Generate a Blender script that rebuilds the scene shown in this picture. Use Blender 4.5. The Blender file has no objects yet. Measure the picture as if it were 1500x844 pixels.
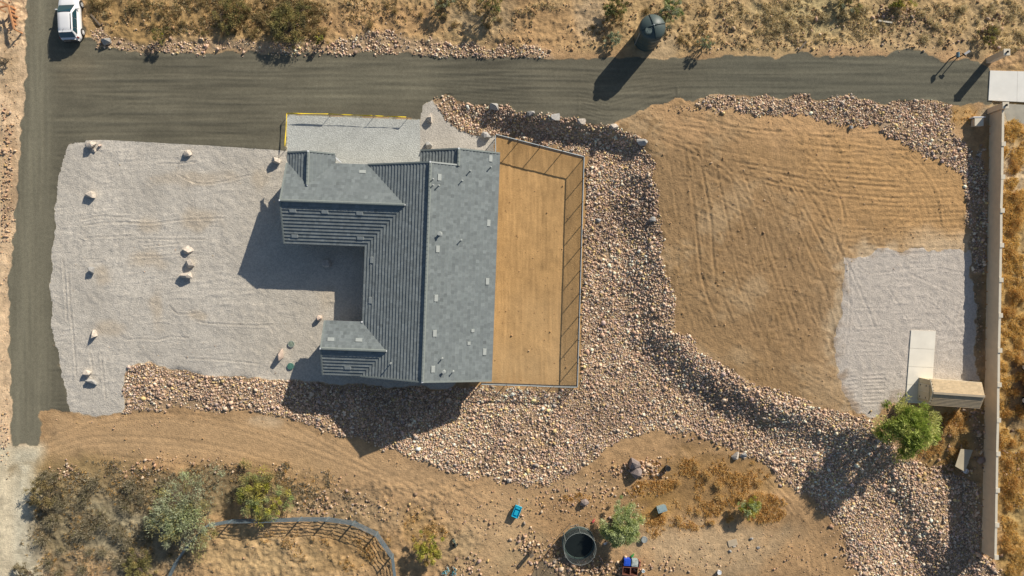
import bpy, bmesh, math, random
import numpy as np
from mathutils import Vector, Matrix
random.seed(7)
rng = np.random.default_rng(7)
scene = bpy.context.scene
COL = scene.collection
R = math.radians
# ------------------------------------------------------------------ camera, sky, sun, exposure
H = 72.0           # drone height in metres
S = 0.072          # metres per photo pixel on level ground
cam_d = bpy.data.cameras.new('camera'); cam = bpy.data.objects.new('camera', cam_d); COL.objects.link(cam)
cam.location = (0, 0, H); cam.rotation_euler = (0, 0, 0)
cam_d.sensor_width = 36; cam_d.lens = 24; cam_d.clip_end = 3000
scene.camera = cam
SUN_EL, SUN_AZ = 27.2, 40.0
w = bpy.data.worlds.new('World'); scene.world = w; w.use_nodes = True
nt = w.node_tree; bg = nt.nodes['Background']; sky = nt.nodes.new('ShaderNodeTexSky')
sky.sky_type = 'NISHITA'; sky.sun_disc = False; sky.sun_elevation = R(SUN_EL); sky.sun_rotation = R(SUN_AZ)
nt.links.new(sky.outputs[0], bg.inputs[0]); bg.inputs[1].default_value = 0.072
sl = bpy.data.lights.new('sun', 'SUN'); so = bpy.data.objects.new('sun', sl); COL.objects.link(so)
sl.energy = 4.9; sl.angle = R(0.5); sl.color = (1.0, 0.91, 0.78)
ce = math.cos(R(SUN_EL)); sd = Vector((-math.sin(R(SUN_AZ)) * ce, -math.cos(R(SUN_AZ)) * ce, -math.sin(R(SUN_EL))))
so.rotation_euler = sd.to_track_quat('-Z', 'Y').to_euler(); so.location = (30, 40, 60)
vs = scene.view_settings; vs.view_transform = 'Standard'; vs.look = 'None'; vs.gamma = 1; vs.exposure = 0.19

# ------------------------------------------------------------------ object helpers
def lin(c):
    return tuple((v / 255 / 12.92) if v / 255 <= 0.04045 else ((v / 255 + 0.055) / 1.055) ** 2.4 for v in c)

def mesh_np(name, V, F, col=None, mat=None, smooth=False):
    V = np.asarray(V, np.float32).reshape(-1, 3); F = np.asarray(F, np.int32)
    me = bpy.data.meshes.new(name); k = F.shape[1]
    me.vertices.add(len(V)); me.vertices.foreach_set('co', V.ravel())
    me.loops.add(F.size); me.loops.foreach_set('vertex_index', F.ravel())
    me.polygons.add(len(F)); me.polygons.foreach_set('loop_start', np.arange(0, F.size, k, dtype=np.int32))
    try: me.polygons.foreach_set('loop_total', np.full(len(F), k, np.int32))
    except Exception: pass
    if smooth: me.polygons.foreach_set('use_smooth', np.ones(len(F), bool))
    me.update(calc_edges=True)
    if col is not None:
        a = me.color_attributes.new('Col', 'FLOAT_COLOR', 'POINT')
        c = np.ones((len(V), 4), np.float32); c[:, :3] = col; a.data.foreach_set('color', c.ravel())
    if mat: me.materials.append(mat)
    return me

def link(name, me, parent=None):
    o = bpy.data.objects.new(name, me); COL.objects.link(o)
    if parent: o.parent = parent
    return o

def tag(o, label=None, cat=None, group=None, kind=None):
    if label: o['label'] = label
    if cat: o['category'] = cat
    if group: o['group'] = group
    if kind: o['kind'] = kind
    return o

def thing(name, label, cat, loc=(0, 0, 0), rz=0.0, group=None):
    o = bpy.data.objects.new(name, None); COL.objects.link(o); o.empty_display_size = .2
    o.location = loc; o.rotation_euler = (0, 0, rz)
    return tag(o, label, cat, group)

def kids(o): return list(o.children)
def copy_tree(o, parent=None):
    c = o.copy(); COL.objects.link(c)
    if parent: c.parent = parent
    for ch in [x for x in PAR.get(o.name, kids(o))]:
        copy_tree(ch, c)
    return c
PAR = {}

class MB:
    """collects shapes for one mesh"""
    def __init__(s): s.v = []; s.f = []
    def add(s, vs, fs):
        n = len(s.v); s.v += [tuple(v) for v in vs]; s.f += [[i + n for i in f] for f in fs]; return s
    def box(s, c, d, rz=0.0, top=1.0):
        x, y, z = d[0] / 2, d[1] / 2, d[2] / 2; cr, sr = math.cos(rz), math.sin(rz); vs = []
        for sz in (-1, 1):
            t = top if sz > 0 else 1
            for sx, sy in ((-1, -1), (1, -1), (1, 1), (-1, 1)):
                a, b = sx * x * t, sy * y * t; vs.append((c[0] + a * cr - b * sr, c[1] + a * sr + b * cr, c[2] + sz * z))
        return s.add(vs, [(3, 2, 1, 0), (4, 5, 6, 7), (0, 1, 5, 4), (1, 2, 6, 5), (2, 3, 7, 6), (3, 0, 4, 7)])
    def tube(s, p0, p1, r0, r1=None, n=6, cap=True):
        r1 = r0 if r1 is None else r1; p0, p1 = Vector(p0), Vector(p1); d = (p1 - p0)
        if d.length < 1e-6: return s
        d.normalize(); a = d.orthogonal().normalized(); b = d.cross(a); vs = []
        for p, r in ((p0, r0), (p1, r1)):
            for i in range(n):
                t = 2 * math.pi * i / n; vs.append(p + a * (r * math.cos(t)) + b * (r * math.sin(t)))
        fs = [(i, (i + 1) % n, n + (i + 1) % n, n + i) for i in range(n)]
        if cap: fs += [tuple(reversed(range(n))), tuple(range(n, 2 * n))]
        return s.add(vs, fs)
    def beam(s, p0, p1, w, h):
        """rectangular bar, w across, h vertical-ish"""
        p0, p1 = Vector(p0), Vector(p1); d = (p1 - p0).normalized(); up = Vector((0, 0, 1))
        if abs(d.z) > .95: up = Vector((0, 1, 0))
        a = d.cross(up).normalized() * (w / 2); b = a.cross(d).normalized() * (h / 2); vs = []
        for p in (p0, p1): vs += [p - a - b, p + a - b, p + a + b, p - a + b]
        return s.add(vs, [(3, 2, 1, 0), (4, 5, 6, 7), (0, 1, 5, 4), (1, 2, 6, 5), (2, 3, 7, 6), (3, 0, 4, 7)])
    def lathe(s, prof, n=24, c=(0, 0, 0)):
        vs = []; fs = []
        for r, z in prof:
            for i in range(n):
                t = 2 * math.pi * i / n; vs.append((c[0] + r * math.cos(t), c[1] + r * math.sin(t), c[2] + z))
        for k in range(len(prof) - 1):
            for i in range(n):
                fs.append((k * n + i, k * n + (i + 1) % n, (k + 1) * n + (i + 1) % n, (k + 1) * n + i))
        fs.append(tuple(range((len(prof) - 1) * n, len(prof) * n))); fs.append(tuple(reversed(range(n))))
        return s.add(vs, fs)
    def torus(s, c, Rr, r, n=28, m=6):
        vs = []; fs = []
        for i in range(n):
            t = 2 * math.pi * i / n
            for j in range(m):
                u = 2 * math.pi * j / m; q = Rr + r * math.cos(u)
                vs.append((c[0] + q * math.cos(t), c[1] + q * math.sin(t), c[2] + r * math.sin(u)))
        for i in range(n):
            for j in range(m):
                fs.append((i * m + j, ((i + 1) % n) * m + j, ((i + 1) % n) * m + (j + 1) % m, i * m + (j + 1) % m))
        return s.add(vs, fs)
    def build(s, name, mat, parent=None, smooth=False, origin=None, bevel=0):
        me = bpy.data.meshes.new(name)
        o_ = Vector(origin) if origin is not None else Vector((0, 0, 0))
        me.from_pydata([tuple(Vector(v) - o_) for v in s.v], [], s.f); me.update()
        if bevel:
            bm = bmesh.new(); bm.from_mesh(me); bmesh.ops.bevel(bm, geom=list(bm.edges), offset=bevel, segments=2, affect='EDGES'); bm.to_mesh(me); bm.free()
        if smooth:
            for p in me.polygons: p.use_smooth = True
        me.materials.append(mat)
        return link(name, me, parent)

# ------------------------------------------------------------------ materials
def M(name, col=(.5, .5, .5), rough=.85, var=.12, scale=3., bump=.0, bscale=25., metal=0., attr=False, trans=0., alpha=1., detail=5, cells=0., cscale=14., spec=.3, coat=0.):
    m = bpy.data.materials.new(name); m.use_nodes = True; n = m.node_tree.nodes; l = m.node_tree.links
    p = n['Principled BSDF']; p.inputs['Roughness'].default_value = rough; p.inputs['Metallic'].default_value = metal
    p.inputs['Specular IOR Level'].default_value = spec
    if coat: p.inputs['Coat Weight'].default_value = coat; p.inputs['Coat Roughness'].default_value = .05
    tc = n.new('ShaderNodeTexCoord')
    if attr:
        a = n.new('ShaderNodeAttribute'); a.attribute_name = 'Col'; src = a.outputs['Color']
    else:
        a = n.new('ShaderNodeRGB'); a.outputs[0].default_value = (*col, 1); src = a.outputs[0]
    def mul(src, fac_socket, lo, hi):
        mr = n.new('ShaderNodeMapRange'); mr.inputs[1].default_value = .25; mr.inputs[2].default_value = .75
        mr.inputs[3].default_value = lo; mr.inputs[4].default_value = hi; l.new(fac_socket, mr.inputs[0])
        x = n.new('ShaderNodeMix'); x.data_type = 'RGBA'; x.blend_type = 'MULTIPLY'; x.inputs[0].default_value = 1
        l.new(src, x.inputs[6]); l.new(mr.outputs[0], x.inputs[7]); return x.outputs[2]
    if var:
        no = n.new('ShaderNodeTexNoise'); no.inputs['Scale'].default_value = scale; no.inputs['Detail'].default_value = detail
        l.new(tc.outputs['Object'], no.inputs['Vector']); src = mul(src, no.outputs[0], 1 - var, 1 + var)
    if cells:
        vo = n.new('ShaderNodeTexVoronoi'); vo.inputs['Scale'].default_value = cscale; l.new(tc.outputs['Object'], vo.inputs['Vector'])
        sp = n.new('ShaderNodeSeparateColor'); l.new(vo.outputs['Color'], sp.inputs[0]); src = mul(src, sp.outputs[0], 1 - cells, 1 + cells)
    l.new(src, p.inputs['Base Color'])
    if bump:
        nb = n.new('ShaderNodeTexNoise'); nb.inputs['Scale'].default_value = bscale; nb.inputs['Detail'].default_value = 4
        l.new(tc.outputs['Object'], nb.inputs['Vector'])
        b = n.new('ShaderNodeBump'); b.inputs['Strength'].default_value = 1; b.inputs['Distance'].default_value = bump
        l.new(nb.outputs[0], b.inputs['Height']); l.new(b.outputs[0], p.inputs['Normal'])
    if alpha < 1: p.inputs['Alpha'].default_value = alpha
    if trans:
        tr = n.new('ShaderNodeBsdfTranslucent'); l.new(src, tr.inputs[0]); mx = n.new('ShaderNodeMixShader'); mx.inputs[0].default_value = trans
        out = n['Material Output']; l.new(p.outputs[0], mx.inputs[1]); l.new(tr.outputs[0], mx.inputs[2]); l.new(mx.outputs[0], out.inputs[0])
    return m

m_dirt = M('desert_soil', attr=True, var=.15, scale=2.2, bump=.055, bscale=7, cells=.07, cscale=8, detail=10)
m_road = M('asphalt_millings', attr=True, var=.10, scale=2.5, bump=.02, bscale=14, cells=.10, cscale=16, detail=8, rough=.9)
m_gravel = M('crushed_gravel', attr=True, var=.07, scale=2.5, bump=.055, bscale=8, cells=.10, cscale=9, detail=9)
m_yard = M('graded_soil', attr=True, var=.07, scale=1.2, bump=.025, bscale=8, cells=.04, cscale=9, detail=8)
m_rock = M('riprap_stone', attr=True, var=.14, scale=6, bump=.02, bscale=12)
m_leaf = M('leaf', attr=True, var=0, trans=.35, rough=.7)
m_straw = M('dry_straw', attr=True, var=0, trans=.4, rough=.8)
m_tile = M('roof_tile_grey', attr=True, var=.10, scale=4, rough=.85, bump=.01, bscale=18)
m_bark = M('bark', (.13, .10, .07), var=.3, scale=9)
m_twig = M('grey_twig', (.20, .16, .12), var=.3, scale=9)
m_conc = M('concrete', (.44, .465, .445), var=.05, scale=1.2, bump=.006, bscale=10, detail=8)
m_conc_w = M('pale_concrete', (.74, .735, .69), var=.06, scale=.9, bump=.004, bscale=10, detail=8)
m_conc_old = M('worn_concrete', (.37, .35, .29), var=.15, scale=1.2, bump=.01, bscale=8, detail=8)
m_stucco = M('stucco', (.42, .40, .36), var=.06, scale=3, bump=.01, bscale=30)
m_trim = M('white_trim', (.78, .80, .82), var=.04, rough=.5)
m_fascia = M('grey_fascia', (.20, .22, .23), var=.06, rough=.6)
m_vent = M('roof_vent_metal', (.37, .40, .385), var=.06, rough=.5)
m_dark = M('dark_rubber', (.015, .016, .018), var=.1, rough=.7)
m_metal = M('galvanised_steel', (.36, .41, .44), var=.12, scale=5, rough=.45, metal=.35)
m_wire = M('fence_wire', (.07, .07, .07), var=.1, rough=.6, metal=.2)
m_block = M('tan_block', (.74, .575, .40), var=.08, scale=1.5, bump=.01, bscale=14)
m_cap = M('block_cap', (.66, .60, .48), var=.06, scale=3)

# ------------------------------------------------------------------ terrain
def sdpoly(X, Y, P):
    """signed distance (negative inside)"""
    P = np.asarray(P, float); n = len(P)
    d = np.full(X.shape, 1e9); ins = np.zeros(X.shape, bool)
    for i in range(n):
        x0, y0 = P[i]; x1, y1 = P[(i + 1) % n]; ex, ey = x1 - x0, y1 - y0
        wx, wy = X - x0, Y - y0; t = np.clip((wx * ex + wy * ey) / (ex * ex + ey * ey + 1e-12), 0, 1)
        dx, dy = wx - ex * t, wy - ey * t; np.minimum(d, dx * dx + dy * dy, out=d)
        if y0 != y1:
            c = ((y0 > Y) != (y1 > Y)) & (X < (x1 - x0) * (Y - y0) / (y1 - y0) + x0); ins ^= c
    d = np.sqrt(d); return np.where(ins, -d, d)

def sst(x, a, b):
    t = np.clip((x - a) / (b - a), 0, 1); return t * t * (3 - 2 * t)

PLATEAU = [(740, 163), (800, 170), (900, 186), (945, 205), (960, 235), (975, 330), (990, 480), (1010, 498), (1110, 560), (1215, 598), (1290, 620), (1360, 700), (1440, 850), (1900, 1200), (2200, -600), (640, -600), (640, 130)]
PLw = [((x - 750) * S * (H - 1.1) / H, -(y - 422) * S * (H - 1.1) / H) for x, y in PLATEAU]
def Zmacro(x, y):
    x = np.asarray(x, float); y = np.asarray(y, float)
    s = sdpoly(x, y, PLw)
    south = 1 - sst(y, 11.5, 15.0); diag = sst(x, 15.5, 19.0) * south
    wdt = 2.3 + 3.4 * south - 1.6 * diag; st_ = -.2 + 1.3 * diag
    h = 1.25 * (1 - sst((s - st_) / wdt, 0, 1)) * sst(x, -9.0, 3.0)
    dw = 49.2 - x; h = h - .75 * sst(dw, 0, 2.2) * (1 - sst(dw, 5, 12)) * sst(-y, 14, 19)
    # gentle banks elsewhere
    h = h - .2 * sst(-y, 15, 26) * sst(x, -60, -20) * (1 - sst(x, 20, 40))
    return h

def Gm(px, py, h=0.):
    px = np.asarray(px, float); py = np.asarray(py, float); z = np.zeros(px.shape)
    for _ in range(4):
        x = (px - 750) * S * (H - z - h) / H; y = -(py - 422) * S * (H - z - h) / H; z = Zmacro(x, y)
    return x, y, z

def wpoly(P):
    P = np.array(P, float); x, y, z = Gm(P[:, 0], P[:, 1]); return np.stack([x, y], 1)

CELL = 0.125
gx = np.arange(-58, 58.001, CELL); gy = np.arange(-34.5, 34.5001, CELL)
X, Y = np.meshgrid(gx, gy); NY, NX = X.shape
fx = np.fft.rfftfreq(NX, CELL)[None, :]; fy = np.fft.fftfreq(NY, CELL)[:, None]
def nz(sx, sy=None, seed=0, rot=0.):
    """gaussian-filtered noise field, unit variance, correlation sx, sy metres"""
    sy = sx if sy is None else sy
    r = np.random.default_rng(seed).standard_normal((NY, NX)); c, s_ = math.cos(rot), math.sin(rot)
    u = fx * c + fy * s_; v = -fx * s_ + fy * c
    F = np.fft.rfft2(r) * np.exp(-2 * (math.pi ** 2) * ((u * sx) ** 2 + (v * sy) ** 2) * .25)
    a = np.fft.irfft2(F, s=(NY, NX)); return (a - a.mean()) / a.std()
N3, N1, N4, N02, NW = nz(3., seed=1), nz(1., seed=2), nz(.4, seed=3), nz(.2, seed=4), nz(.05, seed=5)
N8 = nz(8., seed=6)
WX, WY = .22 * N1 + .10 * N4, .22 * nz(1., seed=8) + .10 * nz(.4, seed=9)

POLY = {
 'gravel_road': [(42, -20), (40, 60), (37, 150), (31, 200), (22, 330), (14, 420), (15, 520), (18, 560), (19, 655), (57, 655), (60, 600), (104, 602), (100, 590), (93, 562), (84, 510), (74, 480), (73, 455), (76, 400), (80, 330), (85, 260), (92, 225), (103, 212), (118, 206), (152, 205), (300, 213), (418, 221), (418, 167), (600, 172), (616, 175), (617, 160), (634, 145), (650, 142), (690, 152), (780, 167), (870, 180), (900, 185), (915, 175), (935, 162), (970, 150), (1010, 146), (1040, 139), (1080, 137), (1130, 140), (1240, 144), (1330, 149), (1405, 152), (1448, 150), (1449, 104), (1430, 92), (1380, 88), (1365, 80), (1320, 73), (1295, 81), (1220, 84), (1180, 82), (1100, 83), (1010, 83), (960, 85), (860, 87), (800, 86), (700, 84), (600, 81), (480, 78), (380, 77), (300, 80), (240, 77), (180, 77), (150, 72), (135, 57), (122, 55), (121, -20)],
 'gravel_apron': [(421, 169), (615, 176), (616, 250), (421, 245)],
 'gravel_yard': [(103, 212), (118, 206), (152, 205), (300, 213), (418, 221), (500, 232), (614, 240), (616, 175), (617, 160), (634, 145), (645, 165), (652, 180), (668, 187), (700, 200), (727, 197), (727, 240), (700, 300), (690, 540), (660, 568), (560, 566), (480, 560), (420, 557), (340, 549), (300, 549), (260, 541), (225, 532), (205, 532), (190, 538), (180, 550), (179, 603), (160, 608), (140, 609), (118, 606), (104, 602), (100, 590), (93, 562), (84, 510), (74, 480), (73, 455), (76, 400), (80, 330), (85, 260), (92, 225)],
 'backyard_dirt': [(727, 197), (858, 231), (849, 569), (690, 564), (700, 300), (727, 240)],
 'gravel_pad': [(1235, 380), (1250, 375), (1290, 367), (1340, 365), (1400, 366), (1420, 370), (1423, 400), (1430, 430), (1432, 470), (1430, 530), (1426, 557), (1410, 562), (1345, 590), (1310, 592), (1290, 605), (1270, 612), (1250, 600), (1235, 575), (1225, 540), (1225, 500), (1232, 450), (1237, 410)],
 'dirt_lot': [(915, 176), (935, 163), (970, 151), (1018, 146), (1018, 158), (1060, 163), (1150, 170), (1220, 178), (1290, 190), (1320, 208), (1345, 220), (1380, 238), (1405, 255), (1415, 290), (1419, 345), (1417, 368), (1340, 365), (1290, 367), (1250, 375), (1235, 380), (1237, 410), (1232, 450), (1225, 500), (1225, 540), (1235, 575), (1250, 602), (1215, 600), (1170, 585), (1110, 562), (1050, 530), (1010, 500), (990, 480), (988, 450), (978, 400), (970, 340), (965, 290), (955, 240), (945, 208), (910, 190)],
}
RIP = {
 'main': [(640, 142), (700, 155), (760, 163), (820, 172), (880, 182), (910, 190), (945, 208), (955, 240), (965, 290), (970, 340), (978, 400), (988, 450), (990, 480), (1010, 500), (1050, 530), (1110, 562), (1170, 585), (1215, 600), (1265, 612), (1300, 640), (1335, 680), (1380, 690), (1425, 705), (1436, 720), (1437, 800), (1480, 870), (1262, 870), (1240, 800), (1230, 775), (1200, 745), (1170, 720), (1130, 690), (1110, 672), (1080, 662), (1040, 642), (1000, 632), (960, 628), (930, 635), (890, 660), (850, 690), (810, 705), (770, 712), (730, 708), (700, 700), (660, 690), (620, 675), (570, 660), (545, 650), (500, 640), (480, 630), (430, 615), (400, 607), (350, 603), (300, 601), (255, 593), (230, 598), (180, 603), (178, 560), (190, 538), (205, 532), (225, 532), (260, 541), (300, 549), (340, 549), (420, 557), (480, 561), (560, 567), (660, 569), (705, 567), (849, 571), (858, 230), (727, 196), (700, 200), (668, 187), (652, 180), (640, 160)],
 'north': [(130, 45), (145, 33), (160, 55), (200, 62), (250, 60), (300, 58), (350, 62), (400, 60), (470, 62), (530, 52), (570, 46), (600, 55), (650, 62), (740, 65), (800, 72), (812, 84), (700, 85), (600, 82), (480, 79), (380, 78), (240, 78), (180, 78), (150, 73), (135, 56)],
 'east': [(1018, 150), (1040, 139), (1240, 145), (1340, 150), (1388, 155), (1392, 180), (1412, 205), (1425, 235), (1440, 215), (1447, 260), (1446, 400), (1426, 400), (1420, 345), (1415, 290), (1405, 255), (1380, 238), (1345, 220), (1320, 208), (1290, 190), (1220, 178), (1150, 170), (1060, 163)],
}
order = ['gravel_road', 'gravel_yard', 'gravel_apron', 'backyard_dirt', 'gravel_pad', 'dirt_lot']
rough_edge = {'gravel_apron': .0, 'gravel_road': .6, 'gravel_yard': .45, 'backyard_dirt': .15, 'gravel_pad': 1., 'dirt_lot': .8}
STR = ((X > -45) & (X < -9.4) & (Y > 12) & (Y < 18.6)) * .93
SD = {}
for k in order:
    r = rough_edge[k] * (1 - STR); SD[k] = sdpoly(X + WX * r, Y + WY * r, wpoly(POLY[k]))
SDR = {k: sdpoly(X + WX * .8, Y + WY * .8, wpoly(RIP[k])) for k in RIP}
rip_in = np.minimum.reduce(list(SDR.values()))

XX, YY = X.copy(), Y.copy(); moved = np.zeros(X.shape, bool)
for k in order:
    s = SD[k]; g1, g0 = np.gradient(s, CELL); g1, g0 = g1, g0
    m = (np.abs(s) < .55 * CELL) & ~moved
    m[0, :] = m[-1, :] = m[:, 0] = m[:, -1] = False
    gn = np.sqrt(g0 ** 2 + g1 ** 2) + 1e-6; st = np.clip(s, -CELL * .5, CELL * .5)
    XX[m] -= (st * g0 / gn)[m]; YY[m] -= (st * g1 / gn)[m]; moved |= m; s[m] = 0
def fmean(a): return .25 * (a[:-1, :-1] + a[1:, :-1] + a[:-1, 1:] + a[1:, 1:])
cls = np.zeros((NY - 1, NX - 1), int)
for i, k in enumerate(order): cls[fmean(SD[k]) < 0] = i + 1
vin = {k: SD[k] <= 0.0 for k in order}

Z = Zmacro(X, Y)
PXg = X / S * H / (H - Z) + 750; PYg = 422 - Y / S * H / (H - Z)     # where each vertex falls, only used to look layouts up
def msk(k, soft=.3): return 1 - sst(SD[k], -soft, soft)
mroad, myard, mapr, mback, mpad, mlot = [msk(k) for k in order]
mrip = 1 - sst(rip_in, -.3, .3)
mdirt = np.clip(1 - mroad - myard - mapr - mback - mpad, 0, 1)
# micro relief
hx = nz(3.5, .16, seed=11); hx2 = nz(6., .3, seed=12); vx = nz(.16, 3.5, seed=13)
leftroad = 1 - sst(X, -49.5, -47.5)
SMOOTH = [(60, 600), (180, 606), (400, 612), (545, 660), (700, 705), (800, 715), (770, 790), (700, 850), (690, 780), (560, 730), (460, 705), (300, 680), (140, 665), (62, 680)]
smo = np.clip(1 - sst(sdpoly(X + WX, Y + WY, wpoly(SMOOTH)), -1.2, .6) + (1 - sst(PXg, 56, 70)) * sst(PYg, 600, 650), 0, 1)
Z += ((mdirt * (1 - .72 * smo)) * (.03 * N3 + .012 * N1 + .008 * N4 + .008 * N02 * sst(N1, -1, 1) + .006 * NW))
Z += mroad * ((1 - leftroad) * (.010 * hx + .012 * hx2) + leftroad * (.005 * vx) + .002 * NW)
yn = nz(1.1, .12, seed=14, rot=.1); yn2 = nz(.9, .1, seed=15, rot=1.2); yn3 = nz(.5, .09, seed=16, rot=-.6)
yard = np.clip(myard + mpad + mapr, 0, 1)
Z += yard * (.010 * N4 + .015 * np.clip(yn, -.4, 3) * sst(N3 + N1, -.6, 1.2) + .009 * yn2 * sst(N3, -.3, 1) + .008 * yn3 * sst(-N1, -.5, 1) + .005 * NW)
Z += mback * (.007 * vx + .004 * N1 + .002 * NW + .004 * N4)
lot_a = nz(1.6, .10, seed=17, rot=-.5); lot_b = nz(2.2, .12, seed=18, rot=.05); lot_c = nz(.12, 1.4, seed=19, rot=.25)
wlot = sst(PXg, 1180, 1280) * (1 - sst(PYg, 330, 400))
Z += mlot * ((1 - wlot) * (.012 * lot_a * sst(N3, -.6, .6) + .010 * lot_c * sst(-N3, -.2, .8) + .004 * N4 + .005 * N02 * sst(N1, .0, 1.4)) + wlot * .013 * lot_b + .003 * N02 + .003 * NW)
scrub = (1 - sst(PYg, 62, 78)) * mdirt + mdirt * sst(PYg, 690, 720) * (1 - sst(PXg, 640, 760)) * sst(PXg, 58, 74) + mdirt * sst(PXg, 1452, 1460)
scrub = np.clip(scrub, 0, 1)
Z += scrub * (.03 * N1 + .022 * N4 + .024 * N02 + .012 * NW)
Z += mrip * (.03 * N1)
Zbase_lv = Zmacro(X, Y)
# level house pad and slabs
house_w = np.exp(-(np.maximum(sdpoly(X, Y, [((x - 750) * S, -(y - 422) * S) for x, y in [(424, 165), (622, 165), (730, 225), (722, 556), (480, 556), (478, 470), (530, 470), (530, 360), (424, 360)]]), 0) / .6) ** 2)
Z = Z * (1 - house_w) + house_w * np.minimum(Z * .2, .0)

def polydist(Pw, pad):
    Pw = np.asarray(Pw); x0, y0 = Pw.min(0) - pad; x1, y1 = Pw.max(0) + pad
    i0, i1 = np.searchsorted(gx, [x0, x1]); j0, j1 = np.searchsorted(gy, [y0, y1])
    sl_ = (slice(max(j0, 0), j1), slice(max(i0, 0), i1)); xs, ys = X[sl_], Y[sl_]
    d = np.full(xs.shape, 1e9)
    for a, b in zip(Pw[:-1], Pw[1:]):
        e = b - a; t = np.clip(((xs - a[0]) * e[0] + (ys - a[1]) * e[1]) / (e @ e + 1e-9), 0, 1)
        d = np.minimum(d, (xs - a[0] - e[0] * t) ** 2 + (ys - a[1] - e[1] * t) ** 2)
    return sl_, np.sqrt(d)
def curve(P, n=10):
    P = np.array(P, float); Q = np.vstack([2 * P[0] - P[1], P, 2 * P[-1] - P[-2]]); out = []
    for i in range(1, len(Q) - 2):
        for t in np.linspace(0, 1, n, endpoint=False):
            a, b, c, d = Q[i - 1], Q[i], Q[i + 1], Q[i + 2]
            out.append(.5 * ((2 * b) + (c - a) * t + (2 * a - 5 * b + 4 * c - d) * t * t + (3 * b - a - 3 * c + d) * t ** 3))
    out.append(P[-1]); return np.array(out)
def rut(P, w_=.10, depth=.03, berm=.7, smooth_=True):
    Pw = wpoly(curve(P) if smooth_ and len(P) > 2 else P)
    s_, d = polydist(Pw, 1.)
    if d.size: Z[s_] += -depth * np.exp(-(d / w_) ** 2) + berm * depth * np.exp(-((d - 2 * w_) / w_) ** 2)
for P in ([(788, 492), (798, 505), (806, 514), (822, 516)], [(770, 300), (768, 420), (766, 540)], [(800, 260), (798, 400), (795, 550)], [(745, 300), (742, 500)], [(812, 300), (806, 520)], [(782, 250), (781, 330)], [(755, 330), (754, 450)], [(738, 400), (736, 550)]): rut(P, .06, .016)
# turning tracks on the dirt lot
for o_ in (0, 12, 32, 41):
    rut([(1230, 232 - o_ * .2), (1290, 236 - o_ * .4), (1325 + o_ * .4, 262 - o_ * .7), (1345 + o_ * .7, 300 - o_ * .6), (1352 + o_ * .8, 330)], .1, .02)
for i in range(15):
    y0 = 268 + i * 7.2 + random.uniform(-1.5, 1.5); rut([(1225 + random.uniform(0, 25), y0 - 6), (1290, y0 - 1), (1350, y0 + 2), (1405 + random.uniform(-12, 6), y0)], .09, .018)
for P in ([(1000, 210), (1080, 225), (1150, 235), (1230, 240), (1290, 245)], [(960, 190), (1010, 210), (1060, 240), (1100, 290)], [(1000, 170), (1100, 190), (1200, 200), (1330, 222)],
          [(1030, 260), (1040, 330), (1050, 420), (1090, 500)], [(1010, 250), (1018, 330), (1032, 420), (1060, 480)], [(1225, 380), (1236, 330), (1228, 280), (1200, 240), (1180, 225)],
          [(1240, 350), (1270, 345), (1310, 325), (1345, 300)], [(1120, 250), (1190, 270), (1215, 320), (1232, 370)]):
    rut(P, .12, .028)
    rut([(x + 3, y + 14) for x, y in P], .12, .022)
for _ in range(60):
    x0, y0 = random.uniform(985, 1210), random.uniform(230, 520); a = random.choice([-.9, .6, 1.2, .1]) + random.uniform(-.3, .3); L = random.uniform(10, 40)
    if sdpoly(np.array([x0]), np.array([y0]), POLY['dirt_lot'])[0] < -10: rut([(x0, y0), (x0 + L * math.cos(a) * .5, y0 + L * math.sin(a) * .45), (x0 + L * math.cos(a), y0 + L * math.sin(a))], .08, random.uniform(.015, .04))
for i in range(16):     # long sweeping wheel tracks fanning east over the lot
    y0 = 178 + i * 3.2; P = [(955 + i * 5, y0), (1040, y0 + 6 + i * 1.6), (1130, y0 + 14 + i * 3.0), (1230, y0 + 16 + i * 4.2), (1330 - i, y0 + 20 + i * 4.6)]
    if i % 3 != 2: rut(P, .11, random.uniform(.014, .028)); rut([(x + 1, y + 3.2) for x, y in P], .07, .012)
for i in range(9):
    x0 = 985 + i * 22 + random.uniform(-6, 6); P = [(x0, 235 + i * 5), (x0 + 12 + i * 2, 320), (x0 + 14 + i * 7, 400), (x0 + 40 + i * 8, 480)]; rut(P, .11, random.uniform(.015, .03)); rut([(x + 22, y) for x, y in P], .11, random.uniform(.015, .03))
for i in range(8):
    a0 = random.uniform(0, 6.28); rut([(1110 + 55 * math.cos(a0 + t * .5) * (1 + i * .08), 330 + 60 * math.sin(a0 + t * .5) * (1 + i * .08)) for t in range(5)], .10, .022)
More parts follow.
